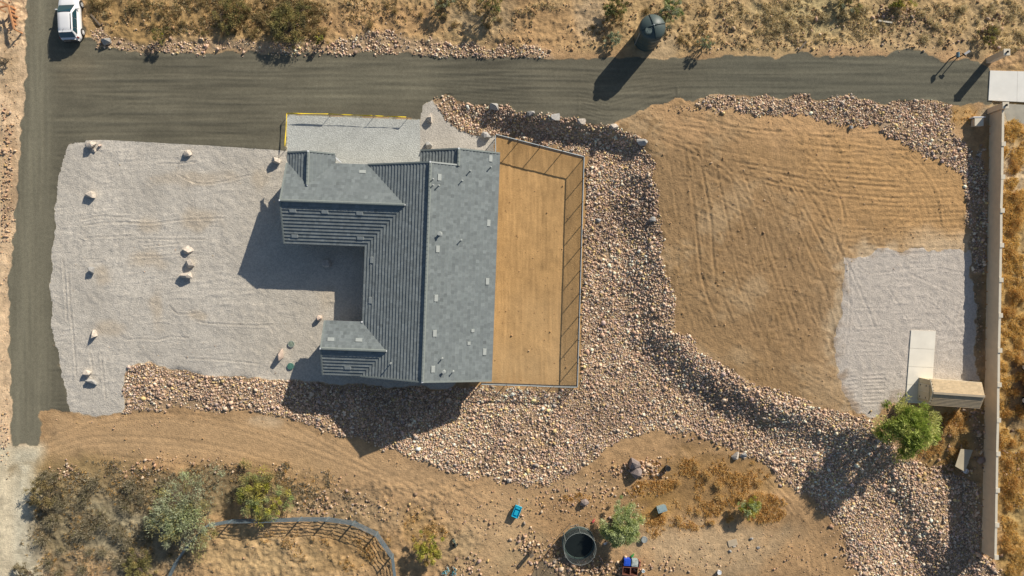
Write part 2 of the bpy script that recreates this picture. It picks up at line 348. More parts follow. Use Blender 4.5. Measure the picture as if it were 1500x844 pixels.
# rake and wheel lines on the gravel yard
for P in ([(118, 322), (150, 317), (190, 319)], [(122, 331), (160, 326), (205, 327)], [(124, 349), (160, 347), (192, 346)], [(210, 362), (240, 359), (262, 358)], [(184, 498), (210, 497), (232, 498), (250, 494), (276, 495)], [(285, 470), (310, 474), (372, 477), (400, 476)],
          [(180, 325), (220, 328), (270, 322), (330, 320)], [(260, 256), (300, 270), (370, 256)], [(190, 376), (240, 375), (290, 371)], [(230, 240), (260, 240), (290, 237)], [(200, 350), (250, 351), (300, 351)], [(248, 448), (262, 460), (290, 459)], [(270, 525), (310, 527), (350, 530), (380, 534)],
          [(100, 400), (103, 450), (108, 500), (112, 556)], [(92, 380), (96, 430), (98, 470)], [(148, 517), (150, 540), (155, 585)], [(132, 518), (136, 545)]):
    rut(P, .07, .06)
for _ in range(70):
    x0, y0 = random.uniform(95, 400), random.uniform(225, 535); L = random.uniform(8, 50); a = random.gauss(0, .12) if random.random() < .7 else random.uniform(0, 3)
    rut([(x0, y0), (x0 + L * math.cos(a) * .5, y0 + L * math.sin(a) * .5 + random.uniform(-2, 2)), (x0 + L * math.cos(a), y0 + L * math.sin(a))], .06, random.uniform(.012, .03))
for P in ([(1300, 395), (1360, 392), (1410, 400)], [(1255, 388), (1275, 400), (1330, 395)], [(1385, 465), (1410, 488)], [(1378, 470), (1390, 483)], [(1250, 452), (1300, 452)], [(1255, 480), (1300, 478)], [(1243, 385), (1245, 450), (1238, 520)], [(1300, 420), (1330, 470)], [(1330, 400), (1395, 430)], [(1245, 500), (1300, 505)], [(1250, 517), (1292, 517)]):
    rut(P, .08, .03)
for i in range(9): rut([(1265, 552 + i * 5), (1295, 550 + i * 5 + (i % 3))], .09, .04); rut([(1240, 548 + i * 6), (1256, 546 + i * 6)], .08, .03)
# road: long wheel lines, with the turning swirl by the water tank
for i in range(26):
    y0 = 92 + i * 4.3 + random.uniform(-1, 1); P = [(150 + random.uniform(0, 60), y0), (260, y0 + random.uniform(-3, 3)), (360, y0 + random.uniform(-3, 3)), (420, y0 + random.uniform(-2, 2))]
    if y0 > 160: P = P[:3]
    rut(P, .08, .014, .4)
for i in range(10):
    y0 = 100 + i * 4.6; rut([(640, y0), (760, y0 + 2 + i), (850, y0 + 4 + i * .9), (885, y0 + 8 + i), (925, y0 + 4 + i * .4), (1000, y0 - 3), (1150, y0 - 3)], .09, .016, .4)
for i in range(7): rut([(850, 138 + i * 4.5), (872, 143 + i * 5), (893, 150 + i * 4.3), (905, 148 + i * 3.6), (940, 138 + i * 2.2), (990, 130 + i * 1.4)], .10, .03, .5)
for i in range(6): rut([(88 + i * 7, 206 - i * 2), (108 + i * 8, 180), (150 + i * 8, 168 - i * 3), (230, 170 - i * 5)], .1, .009, .5)
for i in range(8): x0 = 48 + i * 4; rut([(x0, 0), (x0 - 4, 150), (x0 - 18, 330), (x0 - 24, 500), (x0 - 22, 640)], .12, .006, .5)
# graded dirt road in the south
for P in ([(70, 640), (150, 612), (260, 606), (380, 630), (520, 680), (640, 730)], [(60, 660), (150, 640), (300, 650), (440, 690), (560, 735)], [(140, 665), (260, 680), (400, 700), (470, 720)], [(420, 612), (470, 640), (560, 690), (660, 730)], [(660, 700), (740, 745), (800, 735)],
          [(1130, 692), (1180, 740), (1230, 790), (1255, 850)], [(1120, 700), (1165, 750), (1200, 800), (1215, 850)], [(1140, 720), (1180, 780), (1190, 850)], [(355, 760), (350, 800), (380, 830), (430, 842)], [(340, 790), (390, 800), (440, 830)]):
    rut(P, .14, .016); rut([(x, y + 10) for x, y in P], .12, .012)
for sp_ in ([(1449.5, 103.5), (1560, 106), (1560, 151.5), (1447, 147.5)], [(1466, 152), (1560, 156), (1560, 184), (1476, 180)], [(1334, 483.5), (1370.5, 485), (1363, 592), (1326, 590)]):
    pw = wpoly(sp_); dd = sdpoly(X, Y, pw); zz = float(np.mean(Zmacro(pw[:, 0], pw[:, 1]))); m_ = 1 - sst(dd, .0, .5); Z = Z * (1 - m_) + np.minimum(Z, zz - .02) * m_
gyi = lambda y: np.clip((y + 34.5) / CELL, 0, NY - 1.001)
gxi = lambda x: np.clip((x + 58) / CELL, 0, NX - 1.001)
def Zat(x, y):
    a = gxi(np.asarray(x, float)); b = gyi(np.asarray(y, float)); i = a.astype(int); j = b.astype(int); u = a - i; v = b - j
    return Z[j, i] * (1 - u) * (1 - v) + Z[j, i + 1] * u * (1 - v) + Z[j + 1, i] * (1 - u) * v + Z[j + 1, i + 1] * u * v
def G(px, py, h=0.):
    """point on the ground (plus h) that stands at that place of the plan"""
    z = 0.
    for _ in range(5):
        x = (px - 750) * S * (H - z - h) / H; y = -(py - 422) * S * (H - z - h) / H; z = float(Zat(x, y))
    return Vector((x, y, z))
def Gv(px, py):
    px = np.asarray(px, float); py = np.asarray(py, float); z = np.zeros(px.shape)
    for _ in range(4):
        x = (px - 750) * S * (H - z) / H; y = -(py - 422) * S * (H - z) / H; z = Zat(x, y)
    return np.stack([x, y, z], -1)

# ---- soil colours (linear albedo) and one painted shade patch
A = np.array
C = np.zeros((NY, NX, 3)); C[:] = (.40, .275, .165)
def paint(mask, col): C[:] = C * (1 - mask[..., None]) + A(col) * mask[..., None]
def blob(px, py, rx, ry, col, s=1., rot=0., edge=.45):
    dx, dy = PXg - px, PYg - py; c, s_ = math.cos(rot), math.sin(rot)
    d = np.sqrt(((dx * c + dy * s_) / rx) ** 2 + ((-dx * s_ + dy * c) / ry) ** 2) + .16 * N3 + .13 * N1 + .06 * N4
    paint(s * (1 - sst(d, 1 - edge, 1 + edge)), col)
BEIGE = (.70, .55, .41); STRAW = (.46, .35, .20); BURNT = (.255, .235, .185); GREYD = (.36, .31, .23); AMBER = (.40, .235, .08)
paint((1 - sst(PXg, 42, 62)) * 1., BEIGE)                                # pale shoulder beside the road
paint((1 - sst(PXg + 3 * N3, 56, 74)) * sst(PYg, 640, 660), (.60, .56, .47))
paint(.7 * (1 - sst(PXg + 2 * N1, 50, 62)) * sst(PXg, 12, 30) * sst(PYg, 650, 670), (.52, .53, .49))
paint((1 - sst(PYg + 6 * N3, 62, 84)) * sst(PXg, 115, 135) * .75, STRAW)
for b in [(430, 25, 60, 40, (.27, .20, .11), .8), (330, 25, 60, 30, (.36, .25, .12), .7), (210, 30, 60, 35, (.38, .26, .12), .7), (300, 45, 30, 14, (.50, .36, .22), .7), (560, 35, 90, 30, (.48, .32, .18), .7), (790, 45, 70, 40, (.45, .30, .17), .7), (870, 25, 24, 34, (.52, .41, .29), .9), (960, 65, 30, 22, (.50, .40, .28), .8),
          (1200, 40, 150, 38, (.50, .40, .24), .7), (1180, 25, 60, 22, (.44, .40, .24), .6), (1350, 55, 70, 25, (.46, .35, .22), .7), (1080, 55, 60, 26, (.46, .34, .20), .7), (1470, 40, 40, 50, (.52, .42, .27), .7), (700, 30, 40, 26, (.46, .38, .27), .7), (970, 110, 8, 8, (.4, .3, .2), 0.),
          (150, 750, 120, 80, GREYD, .6), (150, 690, 90, 26, (.36, .25, .13), .7), (200, 780, 95, 55, BURNT, .95), (160, 735, 95, 35, BURNT, .85), (100, 700, 70, 35, (.36, .27, .14), .6), (205, 725, 55, 30, (.34, .22, .10), .5), (90, 760, 40, 50, (.27, .23, .15), .8), (300, 720, 60, 40, (.24, .20, .13), .8), (430, 705, 60, 30, (.38, .27, .15), .7), (395, 735, 40, 25, (.24, .21, .12), .7), (490, 740, 70, 25, (.40, .31, .21), .7),
          (500, 810, 50, 25, (.42, .27, .12), .6), (360, 810, 70, 40, (.46, .34, .20), .8), (560, 760, 60, 20, (.36, .28, .19), .6), (620, 775, 30, 25, (.44, .29, .13), .7), (700, 800, 90, 50, (.42, .32, .21), .6), (960, 745, 26, 30, (.46, .28, .09), .8), (1040, 715, 75, 48, (.36, .235, .11), .8), (1110, 745, 32, 25, (.45, .28, .11), .8), (1130, 710, 40, 18, (.42, .29, .15), .6),
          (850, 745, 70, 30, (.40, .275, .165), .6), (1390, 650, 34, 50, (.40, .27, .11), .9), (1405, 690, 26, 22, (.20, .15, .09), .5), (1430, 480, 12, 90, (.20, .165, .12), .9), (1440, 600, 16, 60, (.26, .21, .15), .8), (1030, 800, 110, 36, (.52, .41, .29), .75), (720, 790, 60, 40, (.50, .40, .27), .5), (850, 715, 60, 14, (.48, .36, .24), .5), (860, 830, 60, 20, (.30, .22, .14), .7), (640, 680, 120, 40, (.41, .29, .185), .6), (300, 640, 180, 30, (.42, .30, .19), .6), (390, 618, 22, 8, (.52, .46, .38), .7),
          (1405, 170, 26, 18, (.44, .29, .13), .8), (1480, 480, 30, 420, (.43, .30, .12), .9), (1485, 265, 16, 50, (.52, .44, .34), .9), (1490, 700, 16, 60, (.42, .33, .17), .7), (1500, 400, 14, 40, (.46, .36, .22), .6), (1492, 575, 14, 60, (.26, .20, .13), .8), (10, 100, 16, 16, (.44, .36, .27), .5), (15, 60, 12, 80, (.52, .40, .28), .5), (10, 240, 14, 70, (.44, .32, .22), .6), (1470, 170, 30, 14, (.42, .39, .33), .8)]:  # the dark blob beside the truck paints its shadow into the ground colour
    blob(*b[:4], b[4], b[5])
# dirt lot: tan swept part and brown churned part
LOT = np.zeros_like(C); LOT[:] = (.275, .20, .127)
tan = sst(PXg * .7 - PYg * .6 + 16 * N3 + 8 * N1, 560, 760)[..., None]; LOT = LOT * (1 - tan) + A((.40, .275, .155)) * tan
pale = (1 - sst(PYg + 10 * N3 + 6 * N1, 180, 225))[..., None] * .6; LOT = LOT * (1 - pale) + A((.47, .335, .22)) * pale
grey = (np.clip(.8 * sst(N3 + .6 * N1, .0, 1.5), 0, 1) * (1 - tan[..., 0]))[..., None]; LOT = LOT * (1 - grey) + A((.36, .285, .205)) * grey
dk = (np.clip(.6 * sst(N1 + .8 * N4, .8, 2.2), 0, 1) * (1 - tan[..., 0]))[..., None]; LOT = LOT * (1 - dk) + A((.24, .17, .10)) * dk
near_pad = (sst(PXg, 1130, 1240) * sst(PYg, 380, 470) * .5)[..., None]; LOT = LOT * (1 - near_pad) + A((.31, .235, .165)) * near_pad
# striated asphalt millings
RD = np.zeros_like(C); RD[:] = (.142, .135, .110)
st = ((1 - leftroad) * (.6 * hx2 + .5 * hx) + leftroad * (.9 * vx + .5 * nz(.35, 9., seed=31)))[..., None]
RD *= 1 + .075 * st + (.035 * N1 + .04 * N3)[..., None]
lt = leftroad[..., None] * (.24 + .12 * sst(np.abs(PXg + .06 * PYg - 62), 14, 2))[..., None]; RD = RD * (1 - lt) + A((.33, .32, .26)) * lt
mid = (.35 * np.exp(-(((PXg - 560) / 130) ** 2 + ((PYg - 125) / 28) ** 2)) + .22 * np.exp(-(((PXg - 470) / 60) ** 2 + ((PYg - 145) / 15) ** 2)))[..., None]; RD = RD * (1 - mid) + A((.24, .235, .19)) * mid
dkr = (.5 * sst(PXg, 950, 1100))[..., None]; RD = RD * (1 - dkr) + A((.125, .127, .108)) * dkr
cor = (.5 * np.exp(-(((PXg - 112) / 30) ** 2 + ((PYg - 100) / 25) ** 2)))[..., None]; RD = RD * (1 - cor) + A((.23, .20, .15)) * cor
# light gravel
GR = np.zeros_like(C); GR[:] = (.520, .478, .430)
GR *= (1 + .035 * N3 + .03 * N1)[..., None]
for b in [(215, 330, 16, 12), (150, 405, 12, 20), (230, 455, 10, 30), (160, 480, 20, 12), (292, 462, 16, 7), (215, 380, 30, 14), (290, 320, 30, 16), (295, 262, 60, 12), (480, 440, 20, 20), (384, 262, 14, 14)]:
    d = np.sqrt(((PXg - b[0]) / b[2]) ** 2 + ((PYg - b[1]) / b[3]) ** 2) + .2 * N1; q = (.38 * (1 - sst(d, .3, 1.3)))[..., None]; GR = GR * (1 - q) + A((.50, .39, .27)) * q
q = (sst(PXg, 1215, 1240) * .5)[..., None]; GR = GR * (1 - q) + A((.47, .425, .385)) * q
q = (sst(PXg, 300, 420) * .35 * sst(PYg, 200, 260))[..., None]; GR = GR * (1 - q) + A((.50, .44, .36)) * q
GR *= 1.06
bl_ = (sst(SD['gravel_pad'] + .9 * N1 + .5 * N4 + .4 * N3, -1.3, 1.1) * (1 - sst(PXg, 1300, 1360)) * .85)[..., None]; GP = GR * (1 - bl_) + LOT * bl_ * A([1.1, 1.1, 1.15]); LOT = LOT * (1 - (1 - bl_) * (1 - sst(SD['gravel_pad'], .5, 3.))[..., None] * .6) + GR * (1 - bl_) * (1 - sst(SD['gravel_pad'], .5, 3.))[..., None] * .6
# back yard
BK = np.zeros_like(C); BK[:] = (.47, .285, .13); BK *= (1 + .045 * vx + .05 * N1 + .05 * nz(.1, .8, seed=33) + .03 * NW)[..., None]
q = (.5 * sst(PYg + 20 * N3, 400, 560))[..., None]; BK = BK * (1 - q) + A((.50, .34, .19)) * q
q = (.3 * sst(vx + .6 * N3, .8, 2.))[..., None]; BK = BK * (1 - q) + A((.36, .215, .10)) * q
corr = np.exp(-(((PXg - 420) / 130) ** 2 + ((PYg - 825) / 45) ** 2))[..., None] * .55; C = C * (1 - corr) + A((.55, .43, .27)) * corr; ol = (.55 * np.exp(-(((PXg - 150) / 90) ** 2 + ((PYg - 760) / 60) ** 2)) * sst(PXg, 58, 80))[..., None]; C = C * (1 - ol) + A((.27, .26, .20)) * ol; AP = GR * A([.88, .99, 1.04]); paint(mrip * .85, (.36, .285, .215)); C *= (1 + .05 * N3 + .07 * N1 + .06 * N4 + .05 * N02)[..., None]
paint(sst(scrub, .4, 1) * sst(N4 + .6 * N1, .9, 2.) * .5, (.20, .15, .09))
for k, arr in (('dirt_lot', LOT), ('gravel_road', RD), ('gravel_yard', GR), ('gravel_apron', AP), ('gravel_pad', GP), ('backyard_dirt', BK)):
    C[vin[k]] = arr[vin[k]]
sm_ = (.6 * smo * mdirt * sst(PXg, 50, 90))[..., None]; C = C * (1 - sm_) + sm_ * A([.52, .375, .24]) * (1 + .05 * nz(4., .5, seed=51, rot=-.15))[..., None]; C *= A([1.04, .96, .80]); LOT *= A([1.17, 1.03, .79]); RD *= A([.98, .95, .83]); BK *= A([1.05, 1.06, .98]); GR *= A([.93, .94, .91])

idx = np.arange(NY * NX).reshape(NY, NX)
Fq = np.stack([idx[:-1, :-1], idx[:-1, 1:], idx[1:, 1:], idx[1:, :-1]], -1)
Vall = np.stack([XX, YY, Z], -1).reshape(-1, 3)
COLS = {'gravel_apron': AP, 'gravel_road': RD, 'gravel_yard': GR, 'backyard_dirt': BK, 'gravel_pad': GP, 'dirt_lot': LOT, 'ground': C}
names = ['ground'] + order
mats = [m_dirt, m_road, m_gravel, m_gravel, m_yard, m_gravel, m_dirt]
for i, nm in enumerate(names):
    F = Fq[cls == i].reshape(-1, 4)
    u, inv = np.unique(F.ravel(), return_inverse=True)
    V = Vall[u]; cc = np.clip(COLS[nm].reshape(-1, 3)[u], .02, .9); F = inv.reshape(-1, 4)
    if nm == 'ground':     # carry the sheet on to the horizon
        per = np.concatenate([idx[0, :-1], idx[:-1, -1], idx[-1, :0:-1], idx[:0:-1, 0]]); B = Vall[per]; n0 = len(V); k = len(per); Q1 = B * A([1.05, 1.05, 1]); Q1[:, 2] = .5; Q2 = B * A([28, 28, 0]) + A([0, 0, .5])
        V = np.vstack([V, B, Q1, Q2]); cc = np.vstack([cc, C.reshape(-1, 3)[per], np.tile([[.44, .34, .21]], (2 * k, 1))]); a_ = np.arange(k); b_ = (a_ + 1) % k
        F = np.vstack([F] + [np.stack([n0 + o_ * k + b_, n0 + o_ * k + a_, n0 + (o_ + 1) * k + a_, n0 + (o_ + 1) * k + b_], 1) for o_ in (0, 1)])
    o = link(nm, mesh_np(nm, V, F, cc, mats[i], smooth=True)); tag(o, kind='structure')
lab = {'gravel_road': None}

# ------------------------------------------------------------------ stones
def icosa():
    t = (1 + 5 ** .5) / 2
    v = A([(-1, t, 0), (1, t, 0), (-1, -t, 0), (1, -t, 0), (0, -1, t), (0, 1, t), (0, -1, -t), (0, 1, -t), (t, 0, -1), (t, 0, 1), (-t, 0, -1), (-t, 0, 1)]) / math.sqrt(1 + t * t)
    f = A([(0, 11, 5), (0, 5, 1), (0, 1, 7), (0, 7, 10), (0, 10, 11), (1, 5, 9), (5, 11, 4), (11, 10, 2), (10, 7, 6), (7, 1, 8), (3, 9, 4), (3, 4, 2), (3, 2, 6), (3, 6, 8), (3, 8, 9), (4, 9, 5), (2, 4, 11), (6, 2, 10), (8, 6, 7), (9, 8, 1)])
    return v, f
IV, IF = icosa()
ROCKCOL = A([(.58, .44, .34), (.60, .50, .40), (.50, .355, .275), (.43, .32, .24), (.66, .57, .475), (.56, .45, .24), (.30, .23, .18), (.62, .465, .385), (.36, .33, .31), (.50, .385, .30), (.22, .17, .14), (.70, .62, .52), (.42, .34, .33)])
CV = A([(-1, -1, -1), (1, -1, -1), (1, 1, -1), (-1, 1, -1), (-1, -1, 1), (1, -1, 1), (1, 1, 1), (-1, 1, 1)]) * .62
CF = A([(0, 2, 1), (0, 3, 2), (4, 5, 6), (4, 6, 7), (0, 1, 5), (0, 5, 4), (1, 2, 6), (1, 6, 5), (2, 3, 7), (2, 7, 6), (3, 0, 4), (3, 4, 7)])
def stones(P, r, name, label, cat, cols=ROCKCOL, sink=.35, tone=None):
    g = np.random.default_rng(len(P) + 5); Vs, Fs, Cs, base = [], [], [], 0
    for big_ in (False, True):
        m = (r > .135) if big_ else (r <= .135); n = int(m.sum())
        if not n: continue
        B, Fc = (IV, IF) if big_ else (CV, CF); k = len(B); rr_ = r[m]
        tmpl = np.stack([B * (1 + g.uniform(-.30, .30, (k, 1))) + g.uniform(-.12, .12, (k, 3)) for _ in range(16)])
        V = tmpl[g.integers(0, 16, n)] * g.uniform(.65, 1.35, (n, 1, 3)); V[:, :, 2] *= .8
        q = g.standard_normal((n, 4)); q /= np.linalg.norm(q, axis=1, keepdims=True); a, b, c, d = q.T
        Rm = np.stack([np.stack([1 - 2 * (c * c + d * d), 2 * (b * c - a * d), 2 * (b * d + a * c)], -1), np.stack([2 * (b * c + a * d), 1 - 2 * (b * b + d * d), 2 * (c * d - a * b)], -1), np.stack([2 * (b * d - a * c), 2 * (c * d + a * b), 1 - 2 * (b * b + c * c)], -1)], 1)
        V = np.einsum('nij,nkj->nki', Rm, V) * rr_[:, None, None] + P[m][:, None, :]
        V[:, :, 2] += (rr_ * (1 - 2 * sink) * .6)[:, None]
        Fs.append((Fc[None] + (np.arange(n) * k)[:, None, None]).reshape(-1, 3) + base); base += n * k
        cc = cols[g.integers(0, len(cols), n)] * g.uniform(.72, 1.2, (n, 1))
        if tone is not None: cc = cc * tone[m][:, None]
        Vs.append(V.reshape(-1, 3)); Cs.append(np.repeat(cc, k, 0) * (A([1.27, 1.18, 1.07]) if 'riprap' in name else A([1., .88, .74])))
    o = link(name, mesh_np(name, np.vstack(Vs), np.vstack(Fs), np.clip(np.vstack(Cs), .03, .85), m_rock))
    return tag(o, label, cat, kind='stuff')

def scatter(P, spacing, extra=None):
    P = np.array(P, float); x0, y0 = P.min(0); x1, y1 = P.max(0); x0 = max(x0, -20); x1 = min(x1, 1520); y0 = max(y0, -20); y1 = min(y1, 862)
    sp = spacing / S; xs, ys = np.meshgrid(np.arange(x0, x1, sp), np.arange(y0, y1, sp * .87)); xs[1::2] += sp / 2
    xs = xs + rng.uniform(-.42, .42, xs.shape) * sp; ys = ys + rng.uniform(-.42, .42, ys.shape) * sp
    xs, ys = xs.ravel(), ys.ravel(); w3 = Gv(xs, ys)
    return xs, ys, w3
def grid_at(Fld, w3):
    i = np.clip(np.rint(gxi(w3[:, 0])).astype(int), 0, NX - 1); j = np.clip(np.rint(gyi(w3[:, 1])).astype(int), 0, NY - 1); return Fld[j, i]
rlab = {'main': ('pinkish tan angular riprap covering the banks around the fenced back yard', .134), 'north': ('narrow strip of broken tan stones along the north edge of the road', .142), 'east': ('pale riprap strip from the road bend down to the foot of the block wall', .142)}
big = nz(2.2, seed=41)
for k in RIP:
    xs, ys, w3 = scatter(RIP[k], rlab[k][1]); s_ = grid_at(SDR[k], w3); clear = grid_at(SD['gravel_yard'], w3) > .05
    cover = grid_at(big, w3); keep = (s_ < rng.uniform(-.25, .18, len(s_))) & clear & (grid_at(SD['backyard_dirt'], w3) > .05) & (rng.random(len(s_)) < np.where(cover > 1.1, .45, np.where(cover > .5, .80, .95)))
    if k == 'main':   # rubbed thin patches
        keep &= ~((np.hypot((xs - 255) / 45, (ys - 592) / 10) < 1) & (rng.random(len(xs)) < .7))
        keep &= ~((np.hypot((xs - 1210) / 90, (ys - 700) / 40) < .9) & (rng.random(len(xs)) < .15))
    if k == 'north': keep &= rng.random(len(xs)) < np.where(cover > .2, .35, .72)
    w3, xs, ys, cv = w3[keep], xs[keep], ys[keep], cover[keep]
    r = .080 * np.exp(.33 * rng.standard_normal(len(w3))) * (1 + .10 * np.clip(cv, -1, 1)); r[rng.random(len(r)) < .012] *= 1.9; r = np.clip(r, .05, .3)
    stones(w3, r, 'riprap_stones', rlab[k][0], 'riprap', tone=1 + .08 * grid_at(N3, w3))
# loose stones on the bare ground
pts = []; rr = []
def loose(px, py, rx, ry, n, r0=.07, rot=0.):
    for _ in range(n):
        a = rng.standard_normal(2) * .5; c, s_ = math.cos(rot), math.sin(rot); x, y = a[0] * rx, a[1] * ry
        pts.append((px + x * c - y * s_, py + x * s_ + y * c)); rr.append(r0 * math.exp(.35 * rng.standard_normal()))
for a in [(320, 682, 150, 10, 130, .07, .12), (205, 690, 40, 16, 130, .09), (100, 690, 20, 10, 50, .09), (520, 735, 120, 28, 260, .075, .25), (460, 742, 26, 16, 80, .09), (840, 730, 110, 34, 420, .075), (775, 800, 30, 16, 110, .10, .6), (860, 832, 90, 16, 330, .12), (820, 812, 60, 16, 120, .1, .5), (950, 687, 26, 15, 140, .12), (905, 690, 30, 12, 80, .09),
          (1040, 640, 130, 14, 130, .08, .12), (1140, 810, 140, 40, 110, .06), (1000, 825, 60, 14, 60, .08), (700, 760, 70, 34, 110, .06, .4), (690, 830, 18, 26, 60, .1, .9), (1250, 70, 260, 14, 160, .06), (1310, 22, 40, 12, 150, .10), (1455, 45, 16, 30, 100, .11), (1250, 45, 160, 26, 130, .08), (1060, 40, 60, 30, 60, .07),
          (700, 75, 90, 10, 60, .06), (450, 45, 200, 20, 120, .06), (10, 250, 12, 110, 160, .09), (8, 330, 12, 60, 90, .07), (16, 40, 10, 50, 30, .05), (8, 640, 8, 60, 60, .07), (1160, 300, 180, 100, 130, .045), (1430, 600, 10, 40, 60, .09), (1434, 470, 8, 90, 110, .06), (1290, 618, 50, 18, 60, .08), (1486, 690, 18, 40, 90, .10),
          (1380, 690, 60, 18, 120, .11), (1390, 640, 30, 40, 70, .08), (1435, 640, 12, 40, 50, .1), (1010, 160, 40, 8, 30, .06), (400, 800, 120, 30, 90, .045), (250, 520, 200, 60, 40, .035), (1445, 822, 24, 16, 60, .12), (190, 620, 90, 10, 30, .05), (250, 380, 180, 140, 60, .03), (1150, 690, 60, 12, 60, .08, .6), (1235, 800, 14, 46, 60, .09, -.3)]:
    loose(*a)
pp = A(pts); w3 = Gv(pp[:, 0], pp[:, 1]); ok = (grid_at(SD['gravel_road'], w3) > -.1)
stones(w3[ok], A(rr)[ok], 'loose_stones', 'small loose stones scattered over the bare desert soil', 'loose stones', sink=.25)

def clods(P, n, label, r0=.03, cols=A([(.40, .28, .17), (.46, .34, .22), (.33, .23, .13), (.52, .42, .31)])):
    P = A(P); x0, y0 = P.min(0); x1, y1 = P.max(0); q = rng.uniform([x0, y0], [x1, y1], (n * 2, 2)); q = q[sdpoly(q[:, 0], q[:, 1], P) < -3][:n]; w = Gv(q[:, 0], q[:, 1]); c = grid_at(N1 + N4, w); w = w[(c > rng.uniform(-1.5, 1, len(w))) & (grid_at(smo, w) < rng.uniform(0.05, 1.2, len(w)))]
    o = stones(w, r0 * np.exp(.45 * rng.standard_normal(len(w))), 'soil_clods', label, 'soil clods', cols, sink=.2)
clods(POLY['dirt_lot'], 3000, 'small soil clods on the churned brown lot')
clods([(60, 605), (180, 605), (400, 608), (560, 665), (760, 715), (930, 640), (1030, 640), (1160, 730), (1260, 860), (600, 860), (560, 760), (480, 715), (100, 670)], 6000, 'small soil clods and pebbles on the graded dirt in the south')
for P in ([(788, 492), (798, 505), (806, 514), (822, 516)], [(770, 300), (768, 420), (766, 540)], [(800, 260), (798, 400), (795, 550)], [(745, 300), (742, 500)], [(812, 300), (806, 520)], [(782, 250), (781, 330)]): pass
clods([(738, 240), (846, 270), (840, 560), (715, 560)], 420, 'fine pebbles on the raked back yard soil', .028)
clods([(300, 770), (540, 775), (580, 860), (250, 860)], 1600, 'soil clods inside the corral')
clods([(130, 0), (1500, 0), (1500, 80), (1300, 72), (820, 80), (560, 46), (150, 50)], 5200, 'pebbles and clods through the scrub along the top', .05)
clods([(0, 0), (38, 0), (30, 200), (14, 420), (16, 650), (0, 650)], 500, 'clods on the pale shoulder west of the road', .03)
# ---- single landscape boulders
def boulder_mesh(seed, sx, sy, sz, npt=13):
    r = random.Random(seed); bm = bmesh.new()
    for _ in range(npt):
        v = Vector((r.gauss(0, 1), r.gauss(0, 1), r.gauss(0, 1))).normalized() * r.uniform(.85, 1.05); bm.verts.new((v.x * sx, v.y * sy, v.z * sz))
    res = bmesh.ops.convex_hull(bm, input=list(bm.verts)); bmesh.ops.delete(bm, geom=[e for e in res.get('geom_interior', []) if isinstance(e, bmesh.types.BMVert)], context='VERTS')
    me = bpy.data.meshes.new('boulder'); bm.to_mesh(me); bm.free(); return me
m_b1 = M('pale_boulder', (.54, .48, .41), var=.3, scale=5, bump=.03, bscale=8); m_b2 = M('grey_boulder', (.38, .37, .35), var=.25, scale=5, bump=.03, bscale=8); m_b3 = M('pink_boulder', (.58, .46, .38), var=.2, scale=5, bump=.03, bscale=8); m_b4 = M('purple_boulder', (.27, .22, .20), var=.2, scale=5, bump=.03, bscale=8)
